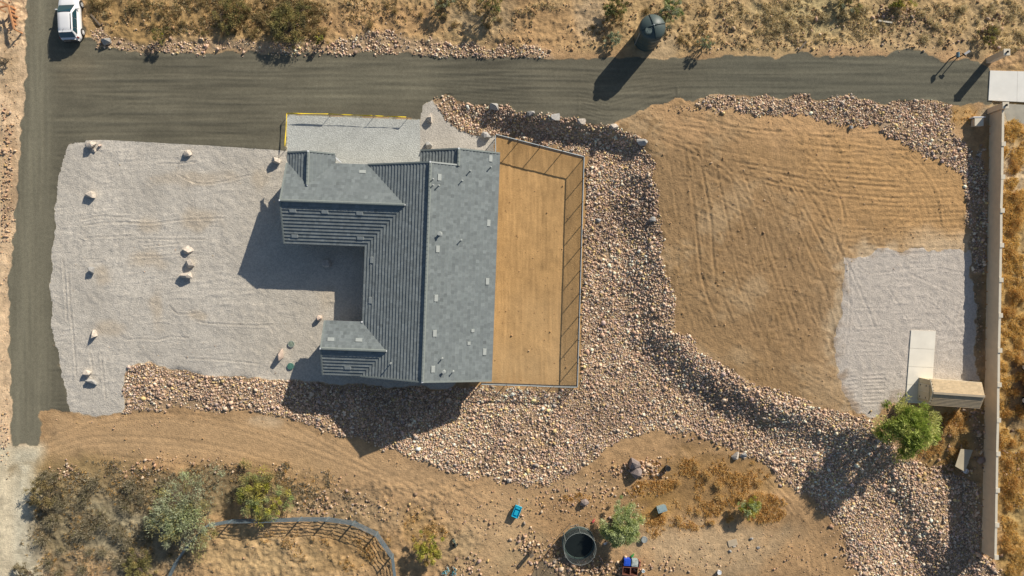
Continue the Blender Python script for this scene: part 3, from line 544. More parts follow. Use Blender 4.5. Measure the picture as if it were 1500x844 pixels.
BL = [(135, 213, .48, .36, .55, m_b1, 'large pale boulder at the north-west corner of the gravel yard'), (147, 214, .17, .14, .22, m_b3, 'small rusty stone right beside the corner boulder of the gravel yard'), (138, 221, .22, .2, .22, m_b1, 'small pale stone just below the corner boulder of the gravel yard'),
      (276, 225, .42, .34, .40, m_b1, 'pale flat boulder near the north edge of the gravel yard'), (134, 286, .5, .36, .48, m_b1, 'pale wedge-shaped boulder in the west of the yard, second from the top'), (137, 396, .36, .42, .45, m_b2, 'grey upright boulder at mid height of the west yard'), (139, 490, .34, .44, .5, m_b1, 'pale upright boulder alone in the lower west yard'),
      (130, 547, .48, .32, .40, m_b1, 'slanted pale boulder, upper one of the pair in the yard\'s south-west corner'), (135, 561, .55, .36, .45, m_b2, 'grey-green triangular boulder, lower one of the pair in the yard\'s south-west corner'),
      (276, 366, .5, .4, .32, m_b1, 'flat cream boulder, topmost of the three in the middle of the yard'), (280, 385, .46, .5, .42, m_b1, 'middle boulder of the three in the middle of the yard'), (275, 404, .7, .36, .5, m_b1, 'broad pale boulder, lowest of the three in the middle of the yard'),
      (469, 466, .34, .3, .42, m_b3, 'rounded whitish boulder by the courtyard corner of the house'), (412, 519, .24, .6, .6, m_b3, 'tall pinkish boulder beside the green septic lids'), (406, 236, .42, .34, .6, m_b1, 'pale boulder beside the garage wing, at the end of the yellow tape'), (479, 386, .46, .36, .4, m_b1, 'pale boulder in the shade of the house courtyard'),
      (632, 173, .38, .5, .5, m_b1, 'grey-white boulder on the small gravel patch north of the house'), (628, 214, .34, .4, .5, m_b2, 'grey boulder just north of the small roof over the entry'), (712, 200, .5, .36, .45, m_b2, 'grey boulder beside the back yard gate'),
      (725, 158, .46, .4, .5, m_b2, 'grey boulder on the road edge, westernmost of the row above the fence'), (778, 167, .44, .36, .45, m_b2, 'grey boulder on the road edge, second of the row above the fence'), (814, 172, .5, .4, .45, m_b2, 'bluish grey boulder on the road edge, third of the row above the fence'), (852, 178, .45, .3, .35, m_b1, 'whitish boulder on the road edge, fourth of the row above the fence'), (899, 186, .4, .3, .35, m_b1, 'whitish boulder on the road edge, fifth of the row above the fence'), (940, 208, .5, .4, .45, m_b2, 'pale grey boulder at the east end of the row, where the riprap bends south'),
      (159, 60, .45, .55, .7, m_b2, 'light grey boulder on the stone strip just below the white car'), (929, 679, .55, .6, .6, m_b4, 'dark rounded boulder, upper one of two above the green tree'), (932, 692, .55, .5, .6, m_b4, 'dark rounded boulder, lower one of two above the green tree'), (856, 735, .42, .34, .4, m_b4, 'small dark boulder between the blue wagon and the green tree'), (1077, 666, .35, .5, .3, m_b1, 'white boulder on the lower edge of the riprap bank'), (1089, 667, .34, .26, .25, m_b2, 'pale grey stone beside the white boulder on the riprap edge'), (746, 704, .3, .26, .25, m_b1, 'white block at the southern edge of the riprap below the house'),
      (876, 322, .3, .26, .25, m_b2, 'light grey stone lying among the riprap east of the fence'), (956, 322, .32, .26, .25, m_b2, 'light stone among the riprap next to the brown lot'), (1434, 227, .25, .22, .2, m_b2, 'larger shaded stone at the foot of the block wall'), (1246, 187, .2, .2, .2, m_b2, 'little pale stone on the upper brown lot')]
for i, (px, py, sx, sy, sz, m, lb) in enumerate(BL):
    p = G(px, py); sx, sy, sz = sx * 1.28, sy * 1.28, sz * 1.15; me = boulder_mesh(100 + i, sx, sy, sz, 34 if m is m_b4 else 14); me.materials.append(m)
    o = link('boulder', me); o.location = (p.x, p.y, p.z + sz * .34); o.rotation_euler = (0, 0, random.uniform(-.4, .4)); tag(o, lb, 'boulder', 'boulders set out around the lot')

# ------------------------------------------------------------------ vegetation
def leaves(P, size, cols, g, out=None):
    n = len(P); a = g.standard_normal((n, 3)); a = a if out is None else a * .55 + out; a /= np.linalg.norm(a, axis=1, keepdims=True); b = np.cross(a, g.standard_normal((n, 3))); b /= np.linalg.norm(b, axis=1, keepdims=True)
    s = size * g.uniform(.6, 1.4, (n, 1)); V = np.stack([P - a * s * .6 - b * s * .12, P + a * s * .75, P - a * s * .3 + b * s * .24], 1)
    F = np.arange(n * 3).reshape(n, 3); return V.reshape(-1, 3), F, np.repeat(cols, 3, 0)
def crown_tree(name, label, cat, px, py, rad, hgt, pal, n=6000, leaf=.13, seed=1, clumps=70, open_=.35, sq=.6, group=None, trunk_r=.12, bare=0):
    g = np.random.default_rng(seed); base = G(px, py); t = thing(name, label, cat, base, 0, group)
    ph = g.uniform(0, 6.28, 3); tips = []; mb = MB(); nl = max(4, int(clumps / 12)); r0 = trunk_r
    mb.tube((0, 0, -.1), (0.05, .03, hgt * .18), r0, r0 * .8, 7)
    for i in range(nl):
        a = 2 * math.pi * i / nl + g.uniform(-.4, .4); e = g.uniform(.35, 1.15); L = rad * g.uniform(.45, .75)
        p0 = Vector((.05, .03, hgt * .15)); p1 = p0 + Vector((math.cos(a) * math.cos(e), math.sin(a) * math.cos(e), math.sin(e))) * L; p1.z = min(p1.z, hgt * .8)
        mb.tube(p0, p1, r0 * .55, r0 * .3, 5)
        for j in range(max(2, clumps // nl)):
            a2 = a + g.uniform(-1.1, 1.1); r2 = rad * (1 + .16 * math.sin(2 * a2 + ph[0]) + .13 * math.sin(3 * a2 + ph[1]) + .10 * math.sin(5 * a2 + ph[2])) * (1 - open_ * g.random() ** 1.2) * (g.random() ** .45); z2 = hgt * (.35 + .62 * math.sqrt(max(0, 1 - min(1, r2 / rad) ** 2)) * g.uniform(.6, 1.0))
            p2 = Vector((math.cos(a2) * r2, math.sin(a2) * r2, z2)); tips.append(p2); mid = p1.lerp(p2, .5) + Vector((0, 0, -.05)); mb.tube(p1, mid, r0 * .28, r0 * .18, 4, False); mb.tube(mid, p2, r0 * .18, r0 * .05, 4, False)
    mb.build('trunk', m_bark, t)
    T = A([tuple(p) for p in tips]); k = g.integers(0, len(T), n); cr = rad * .17 * g.uniform(.5, 1.5, len(T))
    d = g.standard_normal((n, 3)); d /= np.linalg.norm(d, axis=1, keepdims=True); P = T[k] + d * (cr[k] * g.random(n) ** .6)[:, None] * A([1, 1, sq])
    P[:, 2] = np.maximum(P[:, 2], .05)
    pal = A(pal); cc = pal[g.integers(0, len(pal), len(T))][k] * g.uniform(.9, 1.7, (n, 1))
    oc = P - A([0, 0, hgt * .2]); oc /= np.linalg.norm(oc, axis=1, keepdims=True) + 1e-6; V, F, c3 = leaves(P, leaf * 1.35, cc, g, oc); link('crown', mesh_np('crown', V, F, c3, m_leaf), t)
    return t
PG = [(.24, .29, .11), (.30, .34, .15), (.18, .23, .08), (.34, .36, .19)]; MINT = [(.38, .43, .22), (.44, .48, .28), (.30, .36, .16), (.38, .42, .16)]; BRIGHT = [(.30, .36, .08), (.37, .42, .12), (.20, .26, .05), (.44, .44, .16)]; OLIVE = [(.23, .21, .08), (.29, .26, .10), (.16, .15, .06), (.34, .27, .11)]; YEL = [(.38, .37, .07), (.44, .40, .09), (.29, .30, .07), (.46, .34, .12)]; SAGE = [(.34, .37, .24), (.40, .43, .29), (.27, .29, .18)]
crown_tree('mesquite_tree', 'large bright green feathery tree beside the tan storage shed', 'tree', 1305, 624, 3.5, 4.4, BRIGHT, 17000, .17, 3, 120, .6, trunk_r=.17)
crown_tree('palo_verde_tree', 'round mint green tree next to the trampoline', 'tree', 906, 762, 2.35, 3.1, MINT, 19000, .12, 4, 150, .4)
crown_tree('palo_verde_tree', 'wide pale green tree over the west end of the corral fence', 'tree', 282, 742, 4.4, 3.0, MINT[:1] + SAGE + OLIVE[1:2], 13500, .13, 5, 150, .85, trunk_r=.16)
crown_tree('shrub', 'dark olive spreading shrub just behind the corral fence', 'shrub', 388, 718, 3.1, 2.2, OLIVE[:2] + PG[:2] + YEL[:2], 10000, .12, 6, 80, .4)
crown_tree('shrub', 'yellow-green shrub by the east bend of the corral', 'shrub', 629, 798, 1.75, 1.9, YEL, 5200, .12, 7, 60, .3)
crown_tree('shrub', 'small pale green shrub in dry grass on the east side of the bare yard', 'shrub', 1093, 739, 1.3, 1.7, MINT + YEL[:2], 3800, .11, 8, 60, .6)
crown_tree('shrub', 'green rounded shrub right beside the water tank', 'shrub', 980, 20, 1.4, 1.3, PG + SAGE, 4200, .10, 9, 50, .3)
crown_tree('shrub', 'olive shrub at the top edge left of the water tank', 'shrub', 900, 18, 1.4, 1.5, OLIVE + PG[:1], 3800, .10, 10, 45, .35)
crown_tree('shrub', 'small grey-green shrub in the corner between road and water tank', 'shrub', 897, 60, .95, 1.1, SAGE, 1600, .10, 11, 30, .4)
crown_tree('shrub', 'scrawny shrub by the road right of the water tank', 'shrub', 1030, 68, .8, 1.5, PG[:1] + SAGE, 900, .10, 12, 26, .4)
crown_tree('shrub', 'dense dark olive bush above the middle of the stone strip', 'shrub', 428, 38, 2.4, 1.8, OLIVE + [(.13, .12, .06)], 7000, .11, 13, 80, .4)
crown_tree('shrub', 'brown-olive bush left of the dense dark one at the top', 'shrub', 345, 22, 2.2, 1.3, OLIVE + [(.26, .18, .08)], 3800, .11, 14, 60, .5)
crown_tree('shrub', 'spindly bush whose shadow falls on the road near the car', 'shrub', 241, 58, 1.0, 1.6, OLIVE + YEL[:1], 1300, .10, 15, 30, .4)
crown_tree('shrub', 'small yellowish bush on the stone strip with shadow on the road', 'shrub', 473, 62, .75, 1.4, YEL + OLIVE, 1000, .10, 16, 22, .4)
crown_tree('shrub', 'olive bush at the top edge with a long thin shadow', 'shrub', 655, 6, 1.5, 1.8, OLIVE + SAGE, 2600, .10, 17, 40, .4)
crown_tree('shrub', 'leafy green bush at the top edge over pale ground', 'shrub', 720, 12, 1.3, 1.9, OLIVE + PG[:2], 2600, .10, 18, 40, .4)
crown_tree('shrub', 'grey spiky bush on the pale shoulder west of the road', 'shrub', 9, 92, .8, .8, [(.14, .13, .10), (.2, .17, .12)], 500, .09, 19, 24, .3)
crown_tree('shrub', 'brown brushy shrub leaning over the pale road in the lower left', 'shrub', 72, 718, 1.9, 1.8, [(.22, .18, .08), (.28, .22, .11), (.17, .15, .09)], 4200, .11, 20, 60, .4)
crown_tree('shrub', 'low olive bush at the bottom edge left of the corral', 'shrub', 208, 822, 1.9, 1.2, OLIVE, 3600, .11, 21, 50, .4)
crown_tree('shrub', 'small dark bush at the bottom left corner beside the pale road', 'shrub', 44, 838, 1.4, 1.3, [(.20, .17, .10), (.27, .23, .14)], 2400, .10, 22, 40, .4)
crown_tree('shrub', 'grey-green bush at the top edge above the pale straw', 'shrub', 1240, 2, 1.5, 1.4, SAGE + OLIVE, 3000, .10, 23, 40, .4)
crown_tree('shrub', 'yellow dry bush at the top edge above the rubble heap', 'shrub', 1318, 4, 1.3, 1.2, YEL + [(.42, .33, .14)], 2600, .10, 24, 36, .3)
crown_tree('shrub', 'olive bush beside the rubble at the north gate pillar', 'shrub', 1440, 56, 1.2, 1.2, OLIVE + YEL[:1], 1600, .10, 25, 30, .4)

def blades(P, k, L, wd, pal, g, up=.6):
    n = len(P); P = np.repeat(P, k, 0); N_ = n * k; a = g.uniform(0, 2 * math.pi, N_); e = g.uniform(up * .35, up + .55, N_)
    d = np.stack([np.cos(a) * np.cos(e), np.sin(a) * np.cos(e), np.sin(e)], 1); ln = (L * g.uniform(.5, 1.3, N_))[:, None]
    s = np.cross(d, g.standard_normal((N_, 3))); s /= np.linalg.norm(s, axis=1, keepdims=True); s *= wd * g.uniform(.6, 1.4, (N_, 1))
    o = P + np.stack([g.normal(0, .05, N_), g.normal(0, .05, N_), np.zeros(N_)], 1)
    V = np.stack([o - s, o + s, o + d * ln], 1).reshape(-1, 3)
    pal = A(pal); cc = pal[g.integers(0, len(pal), n)]; cc = np.repeat(cc, k, 0) * g.uniform(.75, 1.25, (N_, 1))
    return V, np.arange(N_ * 3).reshape(-1, 3), np.repeat(cc, 3, 0)
AM = [(.66, .42, .14), (.74, .50, .19), (.55, .33, .10), (.74, .56, .28)]; STW = [(.70, .60, .37), (.78, .68, .45), (.60, .50, .29), (.52, .43, .23)]; BRN = [(.50, .36, .17), (.40, .30, .15), (.60, .46, .24), (.30, .23, .12)]; GRY = [(.38, .33, .22), (.30, .26, .18), (.48, .42, .30), (.22, .20, .14)]
def grass(label, spots, pal, L=.26, wd=.028, k=7, seed=1, name='dry_grass'):
    g = np.random.default_rng(seed); P = []
    for px, py, rx, ry, n in spots:
        q = g.uniform(-1, 1, (n * 2, 2)); q = q[(q ** 2).sum(1) < 1][:n]; P.append(q * A([rx, ry]) + A([px, py]))
    P = np.vstack(P); w = Gv(P[:, 0], P[:, 1]); c = grid_at(N1 + .5 * N4 + .5 * N3, w); keep = (c > g.uniform(-.9, 1.0, len(w))) & (grid_at(SD['gravel_road'], w) > .1) & (grid_at(SD['gravel_pad'], w) > .1); w = w[keep]
    V, F, cc = blades(w, k, L, wd, pal, g); o = link(name, mesh_np(name, V, F, cc, m_straw)); return tag(o, label, 'dry grass', kind='stuff')
grass('amber dry grass on the mound east of the green tree', [(1035, 712, 62, 45, 2000), (1090, 690, 40, 26, 500), (1120, 745, 34, 22, 650), (960, 765, 14, 24, 330), (950, 720, 36, 16, 420), (1010, 765, 30, 12, 200), (845, 728, 20, 6, 80), (990, 690, 40, 20, 400)], AM, seed=1)
grass('thick golden grass behind the long block wall', [(1484, y, 18, 40, 900) for y in (215, 300, 360, 420, 470, 520, 640, 690, 750, 810)] + [(1472, 560, 8, 60, 400)], [(.74, .52, .17), (.82, .60, .24), (.62, .42, .13), (.70, .55, .28)], L=.3, seed=2)
grass('amber grass around the shed and green tree', [(1392, 640, 26, 36, 1200), (1370, 670, 26, 20, 400), (1406, 612, 12, 20, 250), (1412, 168, 22, 12, 60)], AM, seed=3)
grass('brown dry grass and weeds in the scrub along the top edge', [(300, 20, 170, 32, 5200), (430, 30, 60, 32, 1600), (560, 15, 90, 20, 500), (700, 20, 60, 22, 500), (880, 30, 34, 26, 400), (1010, 35, 40, 34, 500)], BRN + STW[:1] + OLIVE[:1], seed=4)
grass('pale straw grass in the scrub at the top right', [(1200, 28, 130, 34, 2900), (1090, 25, 50, 26, 500), (770, 20, 50, 18, 500), (1350, 30, 90, 28, 900), (1470, 40, 40, 40, 1100), (1120, 60, 80, 14, 350)], STW, seed=5)
grass('brown and grey weeds in the brushy patch at the lower left', [(140, 700, 80, 26, 1500), (220, 720, 60, 34, 1300), (100, 760, 50, 46, 1300), (130, 800, 100, 44, 900), (60, 800, 20, 60, 500), (430, 700, 60, 24, 900), (330, 700, 70, 22, 800), (490, 735, 60, 16, 450)], BRN[:2] + GRY + GRY + AM[:1], seed=6)
grass('reddish dry grass inside the corral', [(490, 812, 60, 26, 900), (420, 790, 40, 14, 200), (550, 800, 24, 26, 260), (615, 770, 22, 18, 420), (640, 780, 20, 10, 160), (690, 818, 8, 16, 80)], AM + BRN, L=.2, seed=7)

# individually countable dry bushes
def bush_proto(name, seed, pal, lpal, R0, n1, nl):
    g = np.random.default_rng(seed); V, F, cc = blades(np.zeros((1, 3)), n1, R0, .02, pal, g, up=.75); me = mesh_np('branches', V, F, cc, m_straw)
    tips = V[2::3]; k = g.integers(0, len(tips), nl); P = tips[k] * g.uniform(.55, 1.02, (nl, 1)) + g.normal(0, .05, (nl, 3)); P[:, 2] = np.abs(P[:, 2])
    lc = A(lpal)[g.integers(0, len(lpal), nl)] * g.uniform(.7, 1.3, (nl, 1)); V2, F2, c2 = leaves(P, .10, lc, g); return me, mesh_np('foliage', V2, F2, c2, m_leaf)
kinds = {'brown': ('dry brown brush clump', bush_proto('b', 1, BRN, BRN + OLIVE[:2], .75, 160, 420)),
         'straw': ('pale straw-coloured tussock', bush_proto('s', 2, STW, STW, .6, 200, 260)),
         'grey': ('grey dead brush', bush_proto('g', 3, GRY, GRY + OLIVE[:1], .8, 170, 380)),
         'gold': ('golden tussock', bush_proto('o', 4, AM, AM + YEL[3:], .65, 200, 420)),
         'amber': ('amber tussock', bush_proto('a', 5, AM, AM, .5, 150, 260))}
MARKS = [(120, 40, 'right of the white car'), (240, 40, 'above the spindly shrub by the stone strip'), (345, 22, 'around the brown-olive bush at the top'), (428, 38, 'around the dense dark olive bush at the top'), (560, 20, 'on the bare slope right of the dense dark bush'), (700, 20, 'near the two top edge bushes with long shadows'), (880, 30, 'left of the water tank'), (1040, 35, 'right of the water tank'), (1130, 30, 'at the left end of the straw field'), (1240, 25, 'below the grey-green bush at the top edge'), (1318, 30, 'around the rubble heap at the top right'), (1400, 30, 'above the mailbox'), (1475, 35, 'above the north gate pillar'),
 (72, 718, 'beside the brown shrub leaning over the pale road'), (150, 700, 'on the upper rim of the lower left patch'), (220, 720, 'left of the wide pale green tree'), (150, 780, 'in the middle of the lower left patch'), (60, 810, 'along the pale road near the bottom edge'), (130, 830, 'at the bottom edge of the lower left patch'), (208, 822, 'around the low olive bush beside the corral'), (385, 712, 'behind the dark olive shrub by the corral'),
 (1485, 220, 'just below the worn pavement at the right edge'), (1485, 340, 'behind the upper stretch of the wall'), (1485, 470, 'behind the middle of the wall'), (1485, 600, 'beside the red pickup'), (1485, 720, 'behind the lower stretch of the wall'), (1485, 830, 'below the south end of the wall'),
 (1000, 690, 'near the open pipe ring on the mound'), (1060, 700, 'on the middle of the mound'), (1120, 690, 'on the upper right of the mound'), (1095, 745, 'around the small pale shrub'), (1010, 760, 'on the lower left of the mound'), (1390, 635, 'between the shed and the block wall')]
def dry_bush(kind, px, py, sc):
    lb, (m1, m2) = kinds[kind]; mk = min(MARKS, key=lambda m_: (m_[0] - px) ** 2 + (m_[1] - py) ** 2)[2]; lb = ('small ' if sc < .8 else 'large ' if sc > 1.1 else 'middling ') + lb + ' ' + mk; p = G(px, py); t = thing('dry_bush', lb, 'bush', p, random.uniform(0, 6.28), kind + ' dry bushes'); t.scale = (sc, sc, sc * random.uniform(.7, 1.1))
    link('branches', m1, t); link('foliage', m2, t)
def field(kind, n, x0, x1, y0, y1, smin=.6, smax=1.4):
    c = 0; tr = 0
    while c < n and tr < 4000:
        tr += 1; x, y = random.uniform(x0, x1), random.uniform(y0, y1); w = G(x, y)
        if w.xy.length < 1 or grid_at(np.minimum(SD['gravel_road'], rip_in), A([tuple(w)]))[0] < .6: continue
        if math.hypot(x - 947, y - 56) < 32: continue
        dry_bush(kind, x, y, random.uniform(smin, smax)); c += 1
field('brown', 28, 135, 480, 2, 56, .5, 1.2); field('brown', 10, 500, 760, 0, 40, .5, .9); field('brown', 6, 830, 1060, 2, 60, .4, .9)
field('straw', 26, 1080, 1495, 0, 66, .5, 1.2); field('grey', 46, 62, 250, 690, 842, .6, 1.5); field('grey', 8, 300, 460, 690, 735, .6, 1.2)
field('gold', 34, 1472, 1500, 185, 842, .7, 1.3); field('amber', 26, 985, 1130, 675, 765, .6, 1.3); field('amber', 8, 1370, 1412, 610, 660, .7, 1.2)

# ------------------------------------------------------------------ concrete sheets
def slab(name, corners, top, m, label=None, cat=None, panels=None, seed=0):
    """concrete pavement as separate panels with open joints; corners in plan order NW NE SE SW"""
    root = thing(name, label, cat, (0, 0, 0)); root['kind'] = 'structure'
    if 'label' in root and not label: del root['label']
    P = [G(*c) for c in corners]; z0 = sum(p.z for p in P) / 4 if name != 'driveway_slab' else 0.0
    nu, nv = panels; me_mat = m
    for i in range(nu):
        for j in range(nv):
            def q(u, v):
                a = P[0].lerp(P[1], u); b = P[3].lerp(P[2], u); r = a.lerp(b, v); return (r.x, r.y)
            L1 = (P[0] - P[1]).length; L2 = (P[0] - P[3]).length; e1, e2 = .012 / L1, .012 / L2
            u0, u1, v0, v1 = i / nu + e1, (i + 1) / nu - e1, j / nv + e2, (j + 1) / nv - e2
            c = [q(u0, v0), q(u1, v0), q(u1, v1), q(u0, v1)]
            vs_ = [(x, y, z0 - .12) for x, y in c] + [(x, y, z0 + top) for x, y in c]
            mb = MB(); mb.add(vs_, [(0, 1, 2, 3), (7, 6, 5, 4), (0, 4, 5, 1), (1, 5, 6, 2), (2, 6, 7, 3), (3, 7, 4, 0)]); mb.build('panel', m, root)
    return root
slab('entry_pavement', [(1449.5, 103.5), (1530, 106), (1530, 151.5), (1447, 147.5)], .10, m_conc_w, panels=(2, 1))
slab('street_pavement', [(1466, 152), (1535, 156), (1535, 184), (1476, 180)], .06, m_conc_old, panels=(1, 1))
slab('shed_slab', [(1334, 483.5), (1370.5, 485), (1363, 592), (1326, 590)], .08, M('shed_concrete', (.80, .76, .66), var=.08, scale=.8, bump=.004, bscale=10), panels=(1, 4))

# ------------------------------------------------------------------ house
TH = R(2.1); OX, OY = 635.3, 401.0; EAVE = 3.0; PITCH = .4
hroot = thing('house', 'single-storey house with grey tiled gable roofs wrapped around a courtyard', 'house', ((OX - 750) * S, -(OY - 422) * S, 0))
HO = Vector(hroot.location)
def HL(a, b, z):
    px = a * math.cos(TH) - b * math.sin(TH); py = a * math.sin(TH) + b * math.cos(TH); return Vector((px * S, -py * S, z))
aW, aE, bN, bS = -93., 91.5, -148., 147.; RZ = EAVE + 92.25 * S * PITCH
fW = lambda a, b: EAVE + (a - aW) * S * PITCH
fE = lambda a, b: EAVE + (aE - a) * S * PITCH
gN, gS, gR = -149., -34., -91.5; gW = -205.5
fGN = lambda a, b: EAVE + (b - gN) * S * PITCH
fGS = lambda a, b: EAVE + (gS - b) * S * PITCH
sN, sS, sR, sW = 72., 148., 110., -144.5
fSN = lambda a, b: EAVE + (b - sN) * S * PITCH
fSS = lambda a, b: EAVE + (sS - b) * S * PITCH
nR, nN = 35.75, -170.5; nWe = -20.
fNW = lambda a, b: EAVE + (a - nWe) * S * PITCH
dW, dE, dR, dN = -206.5, -139.5, -173., -161.
fDW = lambda a, b: EAVE + (a - dW) * S * PITCH
fDE = lambda a, b: EAVE + (dE - a) * S * PITCH
hg = 57.5
rgx = aW + hg; sgx = aW + 38.
planes = [ # polygon, height function, downslope direction
 ([(0 - .75, bN), (0 - .75, bS), (aW + 1, bS), (sgx, sR), (aW, sN), (aW, gS), (rgx, gR), (aW, gN + .5)], fW, (-1, 0)),
 ([(-.75, bN), (nR, bN), (nR, nN), (aE, nN), (aE, bS), (-.75, bS)], fE, (1, 0)),
 ([(nR, nN), (nR, bN), (nWe, bN), (nWe, nN)], fNW, (-1, 0)),
 ([(gW, gR), (rgx, gR), (aW, gN), (dE, gN), (dR, gN + 33.5), (dW + 1, gN)], fGN, (0, -1)),
 ([(gW, gR), (gW, gS), (aW, gS), (rgx, gR)], fGS, (0, 1)),
 ([(dR, dN), (dR, gN + 33.5), (dW, gN), (dW, dN)], fDW, (-1, 0)),
 ([(dR, dN), (dE, dN), (dE, gN), (dR, gN + 33.5)], fDE, (1, 0)),
 ([(sW, sR), (sgx, sR), (aW, sN), (sW, sN)], fSN, (0, -1)),
 ([(sW, sR), (sW, sS), (aW, sS), (sgx, sR)], fSS, (0, 1)),
]
def clip(poly, nx_, ny_, c):   # keep nx*x+ny*y<=c
    out = []
    for i in range(len(poly)):
        p, q = poly[i], poly[(i + 1) % len(poly)]; dp = nx_ * p[0] + ny_ * p[1] - c; dq = nx_ * q[0] + ny_ * q[1] - c
        if dp <= 0: out.append(p)
        if (dp < 0 < dq) or (dq < 0 < dp): t = dp / (dp - dq); out.append((p[0] + (q[0] - p[0]) * t, p[1] + (q[1] - p[1]) * t))
    return out
EXP, TW, LIFT = 4.6, 4.6, .074
tv, tf, tc_ = [], [], []; rg = random.Random(3)
deck = MB()
for poly, hf, (dx, dy) in planes:
    ex, ey = -dy, dx
    ss = [p[0] * dx + p[1] * dy for p in poly]; es = [p[0] * ex + p[1] * ey for p in poly]
    s1 = max(ss); n_c = int((s1 - min(ss)) / EXP) + 1
    tri = [HL(p[0], p[1], hf(*p) - .015) for p in poly]; deck.add(tri, [list(range(len(tri)))])
    for i in range(n_c):
        hi = s1 - i * EXP; lo = hi - EXP
        row = clip(clip(poly, dx, dy, hi), -dx, -dy, -lo)
        if len(row) < 3: continue
        re = [p[0] * ex + p[1] * ey for p in row]; j0 = int(math.floor(min(re) / TW)) - 1; j1 = int(math.ceil(max(re) / TW)) + 1; off = (i % 2) * TW / 2; rowj = rg.uniform(.98, 1.02)
        for j in range(j0, j1):
            c = clip(clip(row, ex, ey, (j + 1) * TW + off - .02), -ex, -ey, -(j * TW + off))
            if len(c) < 3: continue
            n0 = len(tv); lift = LIFT * rg.uniform(.97, 1.03); tj = rg.uniform(.92, 1.08); cc = rg.choice([(.20, .228, .230), (.215, .245, .247), (.232, .262, .264), (.188, .214, .218), (.21, .238, .241)])
            if rg.random() < .05: cc = tuple(v * .88 for v in cc)
            cc = tuple(v * rowj * tj for v in cc); fr = []
            for p in c:
                f = (p[0] * dx + p[1] * dy - lo) / EXP; fr.append(f); tv.append(HL(p[0], p[1], hf(*p) + lift * f + .004)); tc_.append(cc)
            tf.append(list(range(n0, n0 + len(c))))
            for q in range(len(c)):
                q2 = (q + 1) % len(c)
                if fr[q] > .98 and fr[q2] > .98:
                    m0 = len(tv); tv.append(HL(*c[q], hf(*c[q]) - .01)); tv.append(HL(*c[q2], hf(*c[q2]) - .01)); tc_ += [cc, cc]
                    tf.append([n0 + q, m0, m0 + 1, n0 + q2])
deck.build('roof_deck', m_fascia, hroot)
me = bpy.data.meshes.new('tile_field'); me.from_pydata([tuple(v) for v in tv], [], tf); me.update()
ca = me.color_attributes.new('Col', 'FLOAT_COLOR', 'POINT'); cc = np.ones((len(tv), 4), np.float32); cc[:, :3] = A(tc_); ca.data.foreach_set('color', cc.ravel()); me.materials.append(m_tile)
roof = link('roof_tiles', me, hroot); roof['kind'] = 'stuff'
m_rt = M('ridge_tile', (.22, .25, .24), var=.1, scale=5)
def ridge(p0, p1):
    p0, p1 = Vector(p0), Vector(p1); L = (p1 - p0).length; n = max(1, int(L / .38)); d = (p1 - p0) / n; mb = MB()
    side = d.cross(Vector((0, 0, 1))).normalized()
    for i in range(n):
        a = p0 + d * i; b = p0 + d * (i + 1.04); vs_ = []
        for p, lf in ((a, .015), (b, .04)):
            vs_ += [p - side * .15 + Vector((0, 0, -.03)), p - side * .07 + Vector((0, 0, .15 + lf)), p + side * .07 + Vector((0, 0, .15 + lf)), p + side * .15 + Vector((0, 0, -.03))]
        mb.add(vs_, [(0, 1, 5, 4), (1, 2, 6, 5), (2, 3, 7, 6), (3, 2, 1, 0), (4, 5, 6, 7)])
    mb.build('ridge_tiles', m_rt, hroot)
rz = lambda z: z + .03
ridge(HL(-.75, bN, rz(RZ)), HL(-.75, bS, rz(RZ)))
ridge(HL(gW, gR, rz(EAVE + hg * S * PITCH)), HL(rgx, gR, rz(EAVE + hg * S * PITCH)))
ridge(HL(sW, sR, rz(EAVE + 38 * S * PITCH)), HL(sgx, sR, rz(EAVE + 38 * S * PITCH)))
ridge(HL(nR, nN, rz(EAVE + 55.75 * S * PITCH)), HL(nR, bN, rz(EAVE + 55.75 * S * PITCH)))
ridge(HL(dR, dN, rz(EAVE + 33.5 * S * PITCH)), HL(dR, gN + 33.5, rz(EAVE + 33.5 * S * PITCH)))
# white end pieces on the ridges
for a, b, z in [(-.75, bN - 1, RZ), (-.75, bS + 1, RZ), (gW - 1, gR, EAVE + hg * S * PITCH), (rgx, gR, EAVE + hg * S * PITCH), (sW - 1, sR, EAVE + 38 * S * PITCH), (sgx, sR, EAVE + 38 * S * PITCH), (nR, nN - 1, EAVE + 55.75 * S * PITCH), (nR, bN - 1, EAVE + 55.75 * S * PITCH), (dR, dN - 1, EAVE + 33.5 * S * PITCH), (dR, gN + 34, EAVE + 33.5 * S * PITCH), (aW, sN, EAVE)]:
    MB().box(tuple(HL(a, b, z + .12)), (.16, .14, .10), -TH).build('ridge_end_cap', m_trim, hroot)
# rake tiles and fascia
def edge(a0, b0, a1, b1, hf, m, w_=.14, h_=.16, dz=.0, nm='fascia'):
    MB().beam(HL(a0, b0, hf(a0, b0) + dz), HL(a1, b1, hf(a1, b1) + dz), w_, h_).build(nm, m, hroot)
for (a0, b0, a1, b1, hf) in [(-.75, bS + 1, aW, bS + 1, fW), (-.75, bS + 1, aE, bS + 1, fE), (-.75, bN - 1, aW, bN - 1, fW), (gW - 1, gR, gW - 1, gS, fGS), (gW - 1, gR, gW - 1, gN + 2, fGN), (sW - 1, sR, sW - 1, sS, fSS), (sW - 1, sR, sW - 1, sN, fSN), (nR, nN - 1, aE, nN - 1, fE), (nR, nN - 1, nWe, nN - 1, fNW), (dR, dN - 1, dW, dN - 1, fDW), (dR, dN - 1, dE, dN - 1, fDE)]:
    edge(a0, b0, a1, b1, hf, m_rt, .15, .10, .05, 'rake_tiles')
edge(.5, bN - 1, nR - 1, bN - 1, fE, m_vent, .15, .10, .05, 'rake_tiles')
